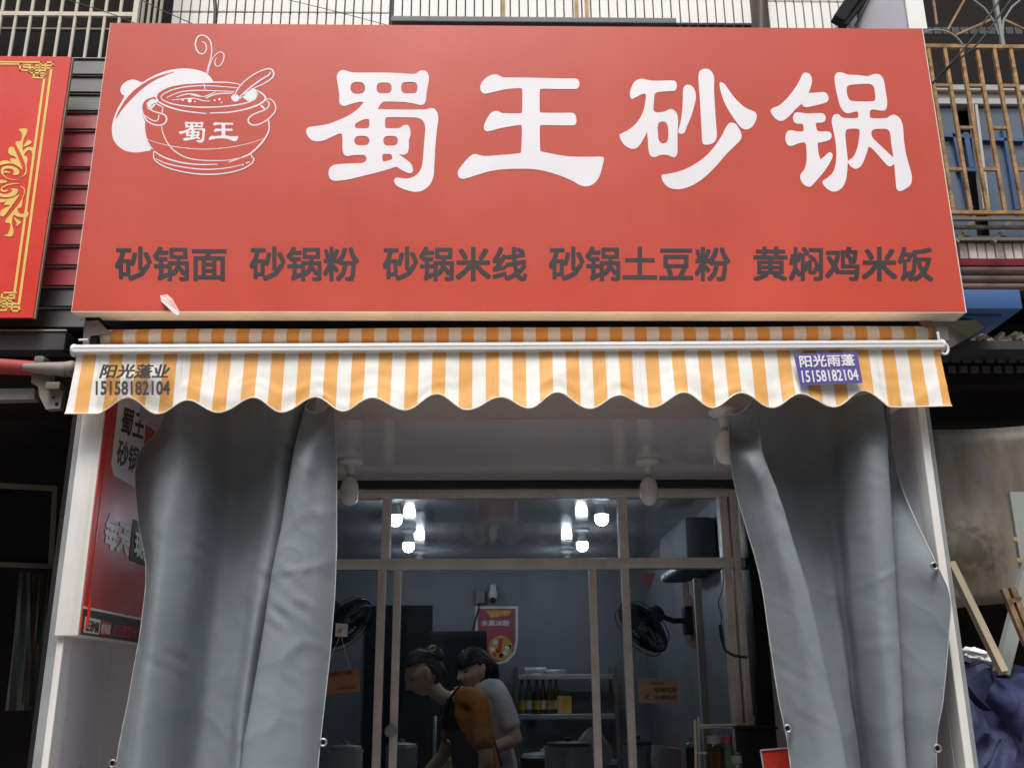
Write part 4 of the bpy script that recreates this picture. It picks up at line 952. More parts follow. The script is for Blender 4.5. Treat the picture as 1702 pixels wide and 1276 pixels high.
# dark soffit tiles under the roof hood
hy = 3.62; r0 = None
for i in range(14):
    p = U(1545+i*15,57,hy)
    if r0 is None: r0 = build('soffit_tile', G().bbox((-.018,0,0),(.016,.01,.036),.002), m_slatk, None); r0.parent = rn; r0.location = p-W[rn.name]
    else: dup(r0, rn, p-W[rn.name])
# white tile band
tb = None; pz0 = U(1640,431,3.5).z; pz1 = U(1640,405,3.5).z; pit = (U(1615,418,3.5)-U(1600,418,3.5)).x
for i in range(22):
    x = U(1594,418,3.5).x+i*pit
    if tb is None:
        tb = build('band_tile', G().bbox((0,-.006,0),(pit*.86,.02,pz1-pz0),.002), m_tile, None); tb.parent = rn; tb.location = Vector((x,3.5,pz0))-W[rn.name]
    else: dup(tb, rn, Vector((x,3.5+random.uniform(-.001,.001),pz0))-W[rn.name])
build('band_cap', G().box((1.5,3.47,pz1+.006),(5,3.6,pz1+.02)), m_grout, rn)
build('band_sill', G().box((1.5,3.40,U(1640,441,3.4).z),(5,3.6,U(1640,431,3.4).z)), m_slatr, rn)
for y0_, y1_ in ((441,455),(455,468),(468,480)):
    p = U(1640,(y0_+y1_)/2,3.36); r = (U(1640,y0_,3.36).z-U(1640,y1_,3.36).z)/2
    build('corrugation', G().tube([(1.55,3.38,p.z),(5,3.38,p.z)], r*1.05, 10), m_roll, rn, smooth=True)
z1 = U(1640,481,3.15).z; z0 = U(1640,513,3.15).z
xe = U(1698,500,3.15).x
build('blue_fascia', G().bbox((1.5,3.15,z0),(xe,3.4,z1),.004).bbox((1.5,3.20,U(1640,527,3.2).z),(xe-.05,3.45,z0-.001),.004), m_blue, rn, smooth=True)
# underside board, rubble ledge, lintel, dark tile row
build('soffit_board', G().plate([U(1549,534,3.1),U(1660,530,3.3),U(1610,560,3.3),U(1562,588,3.1)], .03), m_olive, rn)
random.seed(5)
rub = thing('broken_plaster_ledge', U(1655,560,3.5), 'crumbled plaster and rag scraps on the ledge right of the awning', 'rubble')
for i in range(16):
    x = 1612+i*6.2+random.uniform(-2,2); hh = 8+random.random()*12
    if i in (6,7): hh = 5
    pts = [(x-5,572),(x-6-random.random()*3,572-hh*.6),(x-1,571-hh),(x+5,569-hh*.8),(x+7,572)]
    build('plaster_chunk', G().plate([U(a,b,3.46+random.random()*.06)-Vector((0,random.random()*.02,0)) for a,b in pts], .07), m_rub, rub)
build('lintel', G().box((1.5,3.42,U(1640,580,3.42).z),(5,3.62,U(1640,566,3.42).z)), m_slatk, rn)
build('lintel_wall', G().box((1.46,3.56,U(1640,640,3.56).z),(5,3.66,U(1640,540,3.56).z)), m_dark, rn)
d0 = None
for r_ in range(2):
    for i in range(12):
        p = U(1563+i*19-r_*6, 602+r_*17, 3.55)
        if d0 is None:
            d0 = build('dark_tile', G().bbox((0,-.004,0),(.031,.01,.026),.002), M('dark_grey_tile',(.085,.08,.075),.4,.3,9), None); d0.parent = rn; d0.location = p-W[rn.name]  # tile rows in plain dark grey, deeper in tone than the white band
        else: dup(d0, rn, p-W[rn.name])
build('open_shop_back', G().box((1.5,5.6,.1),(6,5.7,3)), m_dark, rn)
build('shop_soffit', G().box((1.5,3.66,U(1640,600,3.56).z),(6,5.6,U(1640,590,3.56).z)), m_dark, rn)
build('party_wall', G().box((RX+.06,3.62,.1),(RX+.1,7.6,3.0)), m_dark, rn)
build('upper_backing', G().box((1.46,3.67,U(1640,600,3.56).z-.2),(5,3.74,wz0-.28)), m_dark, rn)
# mottled sheet, post, sticks
def heap(fn, n=26, m=22):
    g = G()
    for i in range(n+1):
        for j in range(m+1): g.v.append(fn(i/n, j/m))
    for i in range(n):
        for j in range(m): a = i*(m+1)+j; g.f.append((a,a+1,a+m+2,a+m+1))
    return g
sh = thing('metal_sheet', U(1640,1000,3.5), 'large mottled grey brown metal sheet standing right of the shop', 'metal sheet')
g = G(); nx, ny = 14, 12
for i in range(nx+1):
    for j in range(ny+1):
        u, v = i/nx, j/ny
        p = U(1550+250*u, 714-10*u+(300-8*math.sin(u*2))*v, 3.55); p.y += .02*math.sin(u*5+v*2)-.06*math.exp(-((u-.2)**2+(v-.72)**2)*30); g.v.append(p)
for i in range(nx):
    for j in range(ny): a = i*(ny+1)+j; g.f.append((a,a+1,a+ny+2,a+ny+1))
o = build('sheet', g, m_sheet, sh, smooth=True); mdf = o.modifiers.new('t','SOLIDIFY'); mdf.thickness = .003
tm_ = m_sheet.node_tree; bs_ = tm_.nodes['Principled BSDF']; src_ = bs_.inputs['Base Color'].links[0].from_socket
tc_ = tm_.nodes.new('ShaderNodeTexCoord'); vd_ = tm_.nodes.new('ShaderNodeVectorMath'); vd_.operation = 'DISTANCE'; vd_.inputs[1].default_value = U(1612,912,3.53)-W[sh.name]
lk(tm_, tc_.outputs['Object'], vd_.inputs[0])
nz_ = tm_.nodes.new('ShaderNodeTexNoise'); nz_.inputs['Scale'].default_value = 22; nz_.inputs['Detail'].default_value = 8; lk(tm_, tc_.outputs['Object'], nz_.inputs[0])
mm_ = tm_.nodes.new('ShaderNodeMath'); mm_.operation = 'MULTIPLY_ADD'; mm_.inputs[1].default_value = -.22; lk(tm_, nz_.outputs[0], mm_.inputs[0]); lk(tm_, vd_.outputs['Value'], mm_.inputs[2])
rg_ = tm_.nodes.new('ShaderNodeMapRange'); rg_.inputs[1].default_value = -.055; rg_.inputs[2].default_value = .015; rg_.inputs[3].default_value = .85; rg_.inputs[4].default_value = 0; lk(tm_, mm_.outputs[0], rg_.inputs[0])
mx_ = tm_.nodes.new('ShaderNodeMix'); mx_.data_type = 'RGBA'; lk(tm_, rg_.outputs[0], mx_.inputs[0]); lk(tm_, src_, mx_.inputs[6]); mx_.inputs[7].default_value = (.045,.032,.02,1); lk(tm_, mx_.outputs[2], bs_.inputs['Base Color'])
ps = thing('steel_post', U(1670,1110,3.25), 'pale grey green steel post leaning at the right edge', 'post')
build('upright', G().bar(U(1694,818,3.25),U(1717,960,3.25),.075,.02).bar(U(1714,925,3.23),U(1664,1118,3.23),.042,.03), m_post, ps)
g = G().lathe([(.007,0),(.007,.004)],U(1688,895,3.23),'y',10).lathe([(.008,0),(.008,.004)],U(1695,930,3.23),'y',10)
build('rust_bolt', g, m_rust, ps)
build('timber_batten', G().bar(U(1580,936,3.3),U(1668,1118,3.15),.022,.03), m_wood, label='pale timber batten leaning diagonally before the metal sheet', cat='timber')
rb = thing('rusty_bracket', U(1690,1010,3.1), 'brown rusty broken bracket poking in from the right edge', 'bracket')
m_rb = M('flaky_rust',(.17,.10,.055),.85,.4,16,.6,50,dirt=(.35,.26,.17),damt=.6,dscale=14)
for a in ((1667,978,1706,1072,.016),(1682,976,1712,1058,.018),(1676,1000,1696,994,.012)): build('bracket_strip', G().bar(U(a[0],a[1],3.1),U(a[2],a[3],3.1),a[4],.02), m_rb, rb)
# blue tarp heap and white bag
def tf(u, v):                                         # draped sheet: ridge high at the back, sweeping down to the front right
    ytop = 1102+14*math.sin(u*4.2)+34*u*u
    yp = ytop+(520)*v**1.15; xp = 1590+210*u-6*v
    Y = 3.35-.42*v-.05*math.sin(u*6+v*3)-.03*math.sin(u*13-v*7)
    p = U(xp, yp, Y); return p
tarp = thing('blue_tarp', (U(1650,1250,3).x,3.0,.12), 'crumpled dark blue tarpaulin bundle at the lower right', 'tarpaulin')
def crease(p, k=.03):
    q = Vector((p.x*5+1, p.y*2, p.z*5)); r = 1-abs(NZ.noise(q))*2; r2 = 1-abs(NZ.noise(q*2.3+Vector((3,1,7))))*2
    p.y -= k*max(0,r)**3+k*.5*max(0,r2)**3; return p
build('back_fold', heap(lambda u,v: crease(U(1596+160*u, 1104-10*math.sin(u*3.1)+30*u*u+260*v, 3.42-.10*v-.06*math.sin(v*4+u*3))),40,40), m_tarp, tarp, smooth=True)
build('dark_hollow', px_plate([(1604,1132),(1640,1110),(1670,1104),(1706,1128),(1706,1230),(1660,1190),(1625,1160)], 3.28, .02), m_tarp, tarp)
def tf2(u, v):
    a = (1612+100*u, 1151+66*u+10*math.sin(u*7)); yp = a[1]+(1600-a[1])*v; Y = 3.27-.20*math.sin(min(1,v*1.6)*1.57)-.022*math.sin(u*9+v*5); return crease(U(a[0]-14+6*v, yp, Y), .035)
build('front_fold', heap(tf2,56,56), m_tarp, tarp, smooth=True)
def tf3(u, v): return crease(U(1660-28*u+60*v, 1112+52*u+10*v+60*u*v, 3.3-.10*math.sin(u*2.6)-.08*v), .02)
build('inner_fold', heap(tf3), m_tarp, tarp, smooth=True)
def bagf(u, v):
    t = u*2*math.pi; s_ = math.sin(v*math.pi); c = U(1622,1090,3.4); k = .85+.5*abs(NZ.noise(Vector((math.cos(t)*1.6*s_,math.sin(t)*1.6*s_,v*4))))+.25*abs(NZ.noise(Vector((math.cos(t)*4*s_,math.sin(t)*4*s_,v*9))))
    return c+Vector((.046*s_*math.cos(t)*k, .04*s_*math.sin(t)*k, -.028*math.cos(v*math.pi)*k-.012*math.cos(t)*s_))
build('plastic_bag', heap(bagf,40,24), m_bag, smooth=True, label='small white plastic bag lying above the blue tarpaulin', cat='plastic bag')
build('cord_loop', G().tube([U(1614,1106,3.3),U(1634,1098,3.28),U(1648,1106,3.27),U(1650,1120,3.27)], .004, 8), m_cable, smooth=True, label='short black cord looped over the white bag', cat='cord')

# tall lavender light box standing behind the sign's right end, dark beam, cables
lbz = U(1530,51,3.15).z
lb = thing('light_box', U(1500,60,3.15), 'white and lavender box sign rising behind the right end of the red sign', 'sign')
lx0, lx1 = U(1505,24,3.15).x, U(1535,24,3.15).x
pA = UX(1420,48,lx0); pB = UX(1445,0,lx0)
sl_ = (pB.z-pA.z)/(pB.y-pA.y) if abs(pB.y-pA.y) > 1e-4 else 0
zA = lambda y: pA.z+sl_*(y-pA.y)
yf = 3.15; yk = max(pA.y, pB.y)+.25
build('side_panel', G().plate([(lx0,yf,lbz),(lx0,yk,lbz),(lx0,yk,zA(yk)),(lx0,yf,zA(yf))], .012, (1,0,0)), m_lav, lb)
build('panel_trim', G().bar((lx0-.002,yf,zA(yf)),(lx0-.002,yk,zA(yk)),.008,.012), m_trim, lb)
build('front_panel', G().box((lx0+.001,yf-.012,lbz),(lx1,yf-.001,zA(yf)+.3)), m_board, lb)
build('corner_trim', G().bar((lx0,yf-.008,lbz),(lx0,yf-.008,zA(yf)),.004,.006), m_trim, lb)
build('roof_edge_beam', G().bar(U(1392,36,TY-.06),U(1426,-14,TY-.06),.05,.05).bar(U(1400,44,TY-.06),U(1445,-14,TY-.05),.03,.04), m_black, label='dark slanted edge beam left of the lavender box sign', cat='beam')
def cable(pts, r, label):
    P = spline([U(*p) for p in pts], 8, False); return build('overhead_cable', G().tube(P, r, 6), m_cable, label=label, cat='cable', group='overhead cables', smooth=True)
cable([(1668,-8,3.0),(1612,70,3.02),(1575,112,3.05),(1550,138,3.09)], .0035, 'black cable slanting to the right end of the red sign, left one of two')
cable([(1686,-8,3.0),(1626,72,3.02),(1580,110,3.05),(1548,141,3.09)], .0035, 'black cable slanting to the right end of the red sign, right one of two')
cable([(100,-4,3.1),(150,12,3.1),(195,27,3.1),(236,44,3.1)], .002, 'thin cable crossing the cream cage bars at upper left')
cable([(226,-4,3.2),(262,14,3.2),(320,40,3.2)], .002, 'thin cable passing the cage corner onto the tiled wall')
cable([(462,-4,3.3),(560,20,3.3),(650,44,3.3)], .0015, 'thin cable sagging across the white tiles')
cable([(356,-6,3.5),(358,15,3.5),(356,60,3.5)], .008, 'thick black cable hanging down the tiled wall')

# ================================================================== INTERIOR
def xform(g, loc, axis):                              # local z -> axis
    q = Vector(axis).normalized().to_track_quat('Z','Y'); g.v = [q @ v + Vector(loc) for v in g.v]; return g
def fan(loc, axis, wallp, label):
    t = thing('wall_fan', wallp, label, 'fan', 'black wall fans inside the shop'); loc = Vector(loc); n = 18; Rr = .17
    g = G()
    for z, r in ((0,Rr),(.045,Rr*.97),(-.045,Rr*.9)): g.tube([(r*math.cos(a*6.283/28),r*math.sin(a*6.283/28),z) for a in range(28)], .005 if z == 0 else .003, 6, closed=True)
    for k in range(48):
        a = k*6.283/48; c, s = math.cos(a), math.sin(a)
        g.tube([(.03*c,.03*s,.055),(Rr*.6*c,Rr*.6*s,.055),(Rr*c,Rr*s,.01)], .003, 4); g.tube([(.04*c,.04*s,-.06),(Rr*.6*c,Rr*.6*s,-.055),(Rr*c,Rr*s,-.01)], .003, 4)
    build('grille', xform(g,loc,axis), m_fan, t)
    g = G().lathe([(.001,-.15),(.04,-.15),(.05,-.12),(.05,-.07),(.03,-.055),(.001,-.055)],(0,0,0),'z',18); build('motor', xform(g,loc,axis), m_fan, t, smooth=True)
    for k in range(5):
        a = k*6.283/5; g = G(); vs = []
        for i in range(6):
            r = .03+.12*i/5; hw = .18+.32*i/5
            vs += [Vector((r*math.cos(a-hw),r*math.sin(a-hw),-.02)),Vector((r*math.cos(a+hw),r*math.sin(a+hw),.02))]
        g.add(vs,[(2*i,2*i+1,2*i+3,2*i+2) for i in range(5)]); build('blade', xform(g,loc,axis), m_fan, t)
    ax = Vector(axis).normalized(); m = loc-ax*.12
    build('arm', G().tube([m, m+(Vector(wallp)-m)*.5+Vector((0,0,-.02)), wallp], .016, 8), m_fan, t, smooth=True)
    build('wall_mount', G().bbox(Vector(wallp)-Vector((.03,.05,.08)),Vector(wallp)+Vector((.03,.05,.08)),.01), m_fan, t, smooth=True)
    return t
fy_ = 5.7
fan(U(1068,1042,fy_), (-.62,-.25,-.55), (1.15,fy_+.15,U(1110,1028,fy_).z), 'black wall fan on the right interior wall above the tan notice card')
fan(U(575,1035,fy_), (.60,-.25,-.60), (-1.40,fy_+.15,U(540,1005,fy_).z), 'black wall fan on the left side behind the grey curtain edge')
# ceiling lamps: two columns, three deep, lit
i0 = 0
for Y, lz in ((5.02,'front'),(6.0,'middle'),(6.95,'rear')):
    f = {'front':(657,1000,866),'middle':(679,968,911),'rear':(696,943,938)}[lz]
    for px, side in ((f[0],'left'),(f[1],'right')):
        c = Vector((U(px,f[2],Y).x,Y,ICE))
        t = thing('ceiling_lamp', c, f'lit white bulb on the {side} of the {lz} row of the interior ceiling', 'lamp', 'lit bulbs on the interior ceiling')
        build('lamp_base', G().lathe([(.001,0),(.045,0),(.045,-.012),(.02,-.03),(.001,-.03)], c-Vector((0,0,.001)), 'z', 20), m_ac, t, smooth=True)
        build('lamp_neck', G().lathe([(.001,-.029),(.018,-.029),(.033,-.085),(.001,-.085)], c, 'z', 20), m_ac, t, smooth=True)
        build('lit_bulb', G().lathe([(.001,-.086),(.034,-.086),(.0355,-.104),(.031,-.122),(.021,-.134),(.009,-.139),(.001,-.1395)], c, 'z', 20), m_lit, t, smooth=True)
# air conditioner high on the right wall
ac = thing('air_conditioner', (1.16,5.4,U(1170,900,5.4).z), 'dim grey split air conditioner high on the right interior wall', 'air conditioner')
pa = UX(1165,905,1.0)
build('ac_body', G().bbox((1.0,5.05,pa.z-.06),(1.165,5.85,pa.z+.2),.03), M('grey_plastic_casing',(.14,.15,.165),.65,.06,6,spec=.2), ac, smooth=True)
build('ac_vent', G().bbox((.992,5.1,pa.z-.055),(1.03,5.8,pa.z-.02),.004), m_trim, ac)
for k in range(5): build('vent_blade', G().bbox((.985,5.12+k*.13,pa.z-.05),(1.0,5.22+k*.13,pa.z-.03),.003), m_ac, ac)
# wall things at the back
by_ = bw-.004
post = thing('fruit_poster', U(825,1080,by_), 'red and yellow food poster with rounded lower edge on the back wall', 'poster')
build('poster_sheet', px_plate([(790,1007),(861,1007),(861,1066),(856,1086),(842,1100),(822,1105),(800,1102),(790,1092)], by_+.0012, .003), m_pwhite, post)
build('poster_print', px_plate([(794,1011),(857,1011),(857,1064),(853,1083),(840,1096),(822,1101),(800,1098),(794,1090)], by_, .001), m_pink, post)
build('poster_top', px_plate([(808,1014),(850,1014),(846,1022),(815,1026)], by_-.001, .0008), m_yel, post)
g = G()
cc = U(832,1076,by_-.001); r = (U(852,1076,by_)-U(832,1076,by_)).length
build('poster_bowl', G().lathe([(.001,0),(r,0),(r,.0006),(.001,.0006)], cc, 'y', 24), m_yel, post)
random.seed(3)
for k in range(14):
    a, q_ = random.uniform(0,6.28), r*.8*random.random()**.5
    build('fruit_piece', G().lathe([(.001,-.0006),(r*.2,-.0006),(r*.2,0),(.001,0)], cc+Vector((q_*math.cos(a),-.0004-.0001*k,q_*math.sin(a))), 'y', 8), [m_pred,m_pwhite,m_pred,m_amber][k%4], post)
text_quad('poster_lettering','水果冰粉',pquad(800,1030,847,1040,by_), m_pwhite, post, bold=.03, lift=.002)
cj = U(799,993,by_)
build('junction_box', G().bbox(cj+Vector((-.035,-.05,-.045)),cj+Vector((.03,-.001,.05)),.006), m_bracket, label='small grey junction box on the back wall beside the security camera', cat='junction box', smooth=True)
cs = thing('security_camera', U(819,990,by_), 'small white dome camera on the back wall above the food poster', 'camera')
c = U(819,985,by_)
build('camera_mount', G().bbox(c+Vector((-.02,-.06,.01)),c+Vector((.025,0,.06)),.01), m_ac, cs, smooth=True)
build('camera_ball', G().sphere(c+Vector((0,-.06,-.02)),.036,.036,.045), m_ac, cs, smooth=True)
build('lens', G().lathe([(.001,-.012),(.02,-.012),(.024,0),(.001,0)], U(819,999,by_)+Vector((0,-.09,0)), 'y', 16), m_black, cs, smooth=True)
build('wall_cable', G().tube([U(797,1003,by_-.01),U(793,1020,by_-.01),U(786,1046,by_-.01)],.006,6), m_cable, label='black cable running from the junction box down the back wall', cat='cable', smooth=True)
fg = thing('refrigerator', U(760,1276,6.6), 'tall black fridge standing behind the two women', 'fridge')
fz = U(765,1048,6.6).z; fx0, fx1 = U(713,1100,6.6).x, U(809,1100,6.6).x
build('fridge_body', G().bbox((fx0,6.6,.17),(fx1,7.2,fz),.01), m_black, fg, smooth=True)
build('fridge_door', G().bbox((fx0+.004,6.56,.2),(fx1-.004,6.598,fz-.01),.012), m_fan, fg, smooth=True)
build('fridge_handle', G().tube([(fx0+.05,6.55,.9),(fx0+.05,6.52,.95),(fx0+.05,6.52,1.3),(fx0+.05,6.55,1.35)],.012,8), m_steel, fg, smooth=True)
# shelf rack with bottles
ry = 7.25; rk = thing('steel_shelf', U(940,1270,ry), 'dark steel shelf rack with bottles against the back wall', 'shelf')
zs = [U(940,1120,ry).z, U(940,1186,ry).z, U(940,1262,ry).z]
rx0_, rx1_ = U(858,1180,ry).x, U(1026,1180,ry).x
for x in (rx0_, rx1_):
    for y in (ry, ry+.34): build('upright', G().bbox((x-.014,y-.014,.17),(x+.014,y+.014,zs[0]+.05),.003), m_olive, rk)
for z in zs: build('shelf_board', G().bbox((rx0_+.015,ry-.01,z-.035),(rx1_-.015,ry+.35,z),.004), m_steel, rk)
bt = None
for k, px in enumerate((868,880,893,904,915,926)):
    c = Vector((U(px,1184,ry+.08).x, ry+.08+.05*(k%2), zs[1]+.001))
    lab = f'{["clear","clear","amber","dark amber","amber","amber"][k]} bottle on the steel shelf, {["first","second","third","fourth","fifth","sixth"][k]} from the left'
    t = thing('bottle', c, lab, 'bottle', 'bottles on the steel shelf')
    build('bottle_body', G().lathe([(.001,0),(.026,0),(.027,.12),(.024,.15),(.011,.19),(.010,.22),(.001,.22)], c, 'z', 16), m_green if k < 2 else m_amber, t, smooth=True)
    build('bottle_label', G().lathe([(.0275,.03),(.0278,.03),(.0278,.09),(.0275,.09)], c, 'z', 16), m_pwhite if k%2 else m_yel, t, smooth=True)
    build('bottle_cap', G().lathe([(.001,.219),(.012,.219),(.012,.24),(.001,.24)], c, 'z', 12), m_black, t)
c = Vector((U(938,1180,ry+.1).x,ry+.1,zs[1]+.001))
build('yellow_carton', G().bbox(c+Vector((-.05,-.05,0)),c+Vector((.05,.05,.12)),.004), m_yel, label='dull yellow carton on the steel shelf right of the bottles', cat='carton')
for k,(px,h) in enumerate(((890,.05),(920,.035))):
    c = Vector((U(px,1118,ry+.1).x,ry+.1,zs[0]+.001))
    build('steel_tray', G().bbox(c+Vector((-.08,-.06,0)),c+Vector((.08,.06,h)),.01), m_steel, label=['deep steel tray on top of the shelf rack','shallow steel tray on top of the shelf rack, right one'][k], cat='tray', smooth=True)
# things hung on or near the glass
gy = WY-.045
hc = thing('hook_card', U(568,1047,gy), 'small white hook card stuck on the left window pane', 'card')
build('card', px_plate([(558,1035),(578,1037),(577,1058),(557,1057)], gy, .003), m_pwhite, hc)
build('hook', G().lathe([(.001,-.008),(.008,-.006),(.009,0)],U(565,1048,gy),'y',12), m_trim, hc)
pq = thing('hanging_placard', U(565,1130,gy), 'orange hanging board on strings behind the left pane by the curtain', 'board')
build('board', px_plate([(520,1118),(596,1108),(598,1148),(520,1156)], gy-.003, .006), m_orange, pq)
build('board_string', G().tube([U(567,1056,gy-.004),U(581,1110,gy-.003)],.0012,5).tube([U(565,1056,gy-.004),U(540,1116,gy-.003)],.0012,5), m_stitch, pq)
text_quad('board_lettering','扫码付款',[U(546,1125,gy-.004),U(586,1120,gy-.004),U(585,1113,gy-.004),U(545,1118,gy-.004)], m_ink, pq, bold=.02, lift=.002)
text_quad('board_lettering','谢谢惠顾',[U(560,1146,gy-.004),U(590,1143,gy-.004),U(590,1140,gy-.004),U(560,1143,gy-.004)], m_ink, pq, bold=.02, lift=.002)
nc_ = thing('notice_card', U(1093,1150,gy), 'tan notice card with dark writing on the right window pane', 'notice')
build('card', px_plate([(1060,1127),(1127,1126),(1126,1167),(1061,1167)], WY-.03, .003), m_card, nc_)
text_quad('card_lettering','欢迎光临',pquad(1081,1132,1103,1137,WY-.03), m_ink, nc_, bold=.02, lift=.002)
text_quad('card_lettering','空调开放',pquad(1087,1142,1125,1150,WY-.03), m_ink, nc_, bold=.02, lift=.002)
text_quad('card_lettering','冷饮供应',pquad(1087,1155,1125,1163,WY-.03), m_ink, nc_, bold=.02, lift=.002)
build('card_drawing', G().tube([U(*p,WY-.032) for p in ((1070,1163),(1074,1156),(1080,1154),(1074,1160),(1084,1163))],.0012,5), m_ink, nc_)
sy_ = 1.165
bn = thing('wall_strip', UX(1145,1020,sy_), 'long brownish red paper strip on the right interior wall', 'strip')
build('strip_sheet', G().plate([UX(x,y,sy_) for x,y in ((1135,960),(1142,958),(1144,985),(1156,1000),(1158,1078),(1148,1076),(1138,1060))], .003, (1,0,0)), M('aged_red_paper',(.13,.07,.055),.8,.3,12), bn)
build('red_pennant', G().plate([U(x,y,6.3) for x,y in ((1062,950),(1090,952),(1077,985))], .003), M('faded_red_cloth',(.20,.06,.06),.8,.1,9), label='pink triangular pennant hanging inside above the right fan', cat='pennant')
pw = thing('lamp_lead', U(1200,1050,4.24), 'black hanging lead with a thick cable end by the right window jamb', 'cable')
build('lead', G().tube(spline([U(x,y,4.22) for x,y in ((1202,950),(1201,980),(1194,1000),(1199,1020),(1198,1040))],6,False),.0022,6), m_cable, pw, smooth=True)
build('plug', G().tube([U(1197,1038,4.22),U(1201,1066,4.22)],.0085,10), m_cable, pw, smooth=True)
build('thick_cable', G().tube(spline([U(x,y,4.2) for x,y in ((1201,1064),(1206,1080),(1222,1089),(1242,1092))],6,False),.006,8), m_cable, pw, smooth=True)
# counter goods: wire rack, jars, bowls, pots
ky = 4.14
wr = thing('wire_rack', U(1205,1276,ky), 'white coated wire rack in front of the right window panes', 'rack')
def wb(*pts, r=.004): build('rack_wire', G().tube([U(*p) for p in pts], r, 6), m_bars, wr, smooth=True)
wb((1155,1196,ky),(1157,1276,ky+.0),(1160,1500,ky),r=.0055); wb((1161,1190,ky+.05),(1163,1276,ky+.05),(1166,1500,ky+.05),r=.0055)
wb((1163,1204,ky),(1254,1203,ky),(1254,1190,ky),(1246,1190,ky),(1246,1200,ky)); wb((1163,1208,ky+.05),(1230,1209,ky+.05),(1254,1204,ky)); wb((1157,1250,ky),(1250,1252,ky))
pzc = 1.12
build('stone_ledge', G().bbox((.55,4.06,.17),(1.12,4.235,1.14),.006), m_white, shop)
stuff = [('jar','tall glass jar of brown chilli flakes on the wire rack ledge',1190,1222,1290,4.14,m_amber,.035,.17),
         ('jar','slim jar with a pink lid beside the chilli jar',1212,1222,1290,4.14,m_green,.022,.16),
         ('canister','green rimmed jar on the ledge before the dark bin',1228,1254,1290,4.14,m_green,.045,.10)]
for nm,lab,px,pt,pb_,Y,mt,r,h in stuff:
    zt__ = U(px,pt,Y).z; z0_ = 1.141; c = Vector((U(px,1276,Y).x,Y,z0_)); h = zt__-z0_
    t = thing(nm,c,lab,nm)
    build('jar_body',G().lathe([(.001,0),(r*.95,0),(r,.01),(r,h-.05),(r*.8,h-.03),(.001,h-.03)],c,'z',20),mt,t,smooth=True)
    build('jar_lid',G().lathe([(.001,h-.029),(r*.86,h-.029),(r*.86,h),(.001,h)],c,'z',20),m_pink if 'pink' in lab else m_trim,t,smooth=True)
kb_ = thing('dark_bin', U(1260,1276,4.15), 'black plastic bin below the right end of the window', 'bin')
zb__ = U(1260,1206,4.1).z
build('bin_body', G().bbox((U(1232,1240,4.1).x,4.06,.17),(U(1287,1240,4.1).x,4.2,zb__-.012),.01), m_fan, kb_, smooth=True)
build('bin_rim', G().bbox((U(1229,1240,4.1).x,4.05,zb__-.0115),(U(1290,1240,4.1).x,4.21,zb__),.004), m_black, kb_, smooth=True)
cy_ = 4.62
zt__ = U(1107,1240,cy_).z; h = .009; nbw = 6
for k in range(nbw):
    z = zt__-.045-k*.0125; c = Vector((U(1106+(-.6*k),1250,cy_).x, cy_, z))
    lab = ('top bowl of the tilted white stack behind the right panes' if k == 0 else 'white bowl in the stack behind the right panes, %s from the top' % ['','second','third','fourth','fifth','lowest'][k])
    g = G().lathe([(.03,-.022),(.034,-.022),(.060,.018),(.068,.045),(.066,.045),(.057,.018),(.03,-.018)], (0,0,0), 'z', 26); g.v = [Matrix.Rotation(R(7),3,'Y') @ v + c for v in g.v]
    build('bowl', g, m_porc, smooth=True, label=lab, cat='bowl', group='stack of white bowls')
build('bowl_stand', G().bbox((U(1106,1260,cy_).x-.09,cy_-.09,1.121),(U(1106,1260,cy_).x+.09,cy_+.09,zt__-.045-nbw*.0125-.01),.008), m_steel, label='steel box carrying the stack of white bowls', cat='box', smooth=True)
for (nm,lab,px,pt,r,mt,Y) in (('steel_pot','large steel pot on the counter between the middle panes',945,1238,.11,m_steel,4.75),('steel_pot','small steel pot with dark lid near the bowl stack',1060,1236,.07,m_steel,4.7),('seasoning_jar','dark lidded jar left of the wire rack',1148,1240,.022,m_amber,4.6),
     ('plastic_tub','pale plastic tub behind the left panes',575,1244,.08,m_porc,4.9),('plastic_tub','grey plastic tub left of the mustard shirted woman',668,1240,.075,m_trim,5.0),('steel_pot','low dark pan at the foot of the shelf rack',905,1256,.12,m_fan,5.2)):
    z1_ = U(px,pt,Y).z; c = Vector((U(px,pt,Y).x,Y,1.121 if Y < 5.01 else .95)); h = max(.06, z1_-c.z)
    t = thing(nm,c,lab,nm.split('_')[1])
    build('vessel',G().lathe([(.001,0),(r*.92,0),(r,.01),(r,h-.012),(r*1.04,h-.01),(r*1.04,h-.004),(.001,h-.004)],c,'z',26),mt,t,smooth=True)
    build('lid',G().lathe([(.001,h-.003),(r*.98,h-.003),(r*.9,h+.012),(r*.2,h+.02),(r*.15,h+.035),(.001,h+.036)],c,'z',26),m_fan if mt is m_steel else m_trim,t,smooth=True)
build('side_table', G().bbox((-1.3,5.05,.17),(1.0,5.45,.949),.01), m_ifloor, label='long low work table behind the window counter', cat='table')
def sack(u, v):
    t = u*6.283; s_ = math.sin(v*math.pi)**.7; k = 1+.12*math.sin(t*4+v*6); c = U(985,1225,4.95); return Vector((c.x+.085*s_*math.cos(t)*k, c.y+.06*s_*math.sin(t)*k, 1.121+(.21)*v+.01*math.sin(t*5)*v))
build('plastic_bag', heap(sack,22,14), M('thin_clear_plastic',(.34,.36,.38),.2,.1,10,.3,20), smooth=True, label='pale clear plastic bag of goods behind the middle panes', cat='plastic bag')
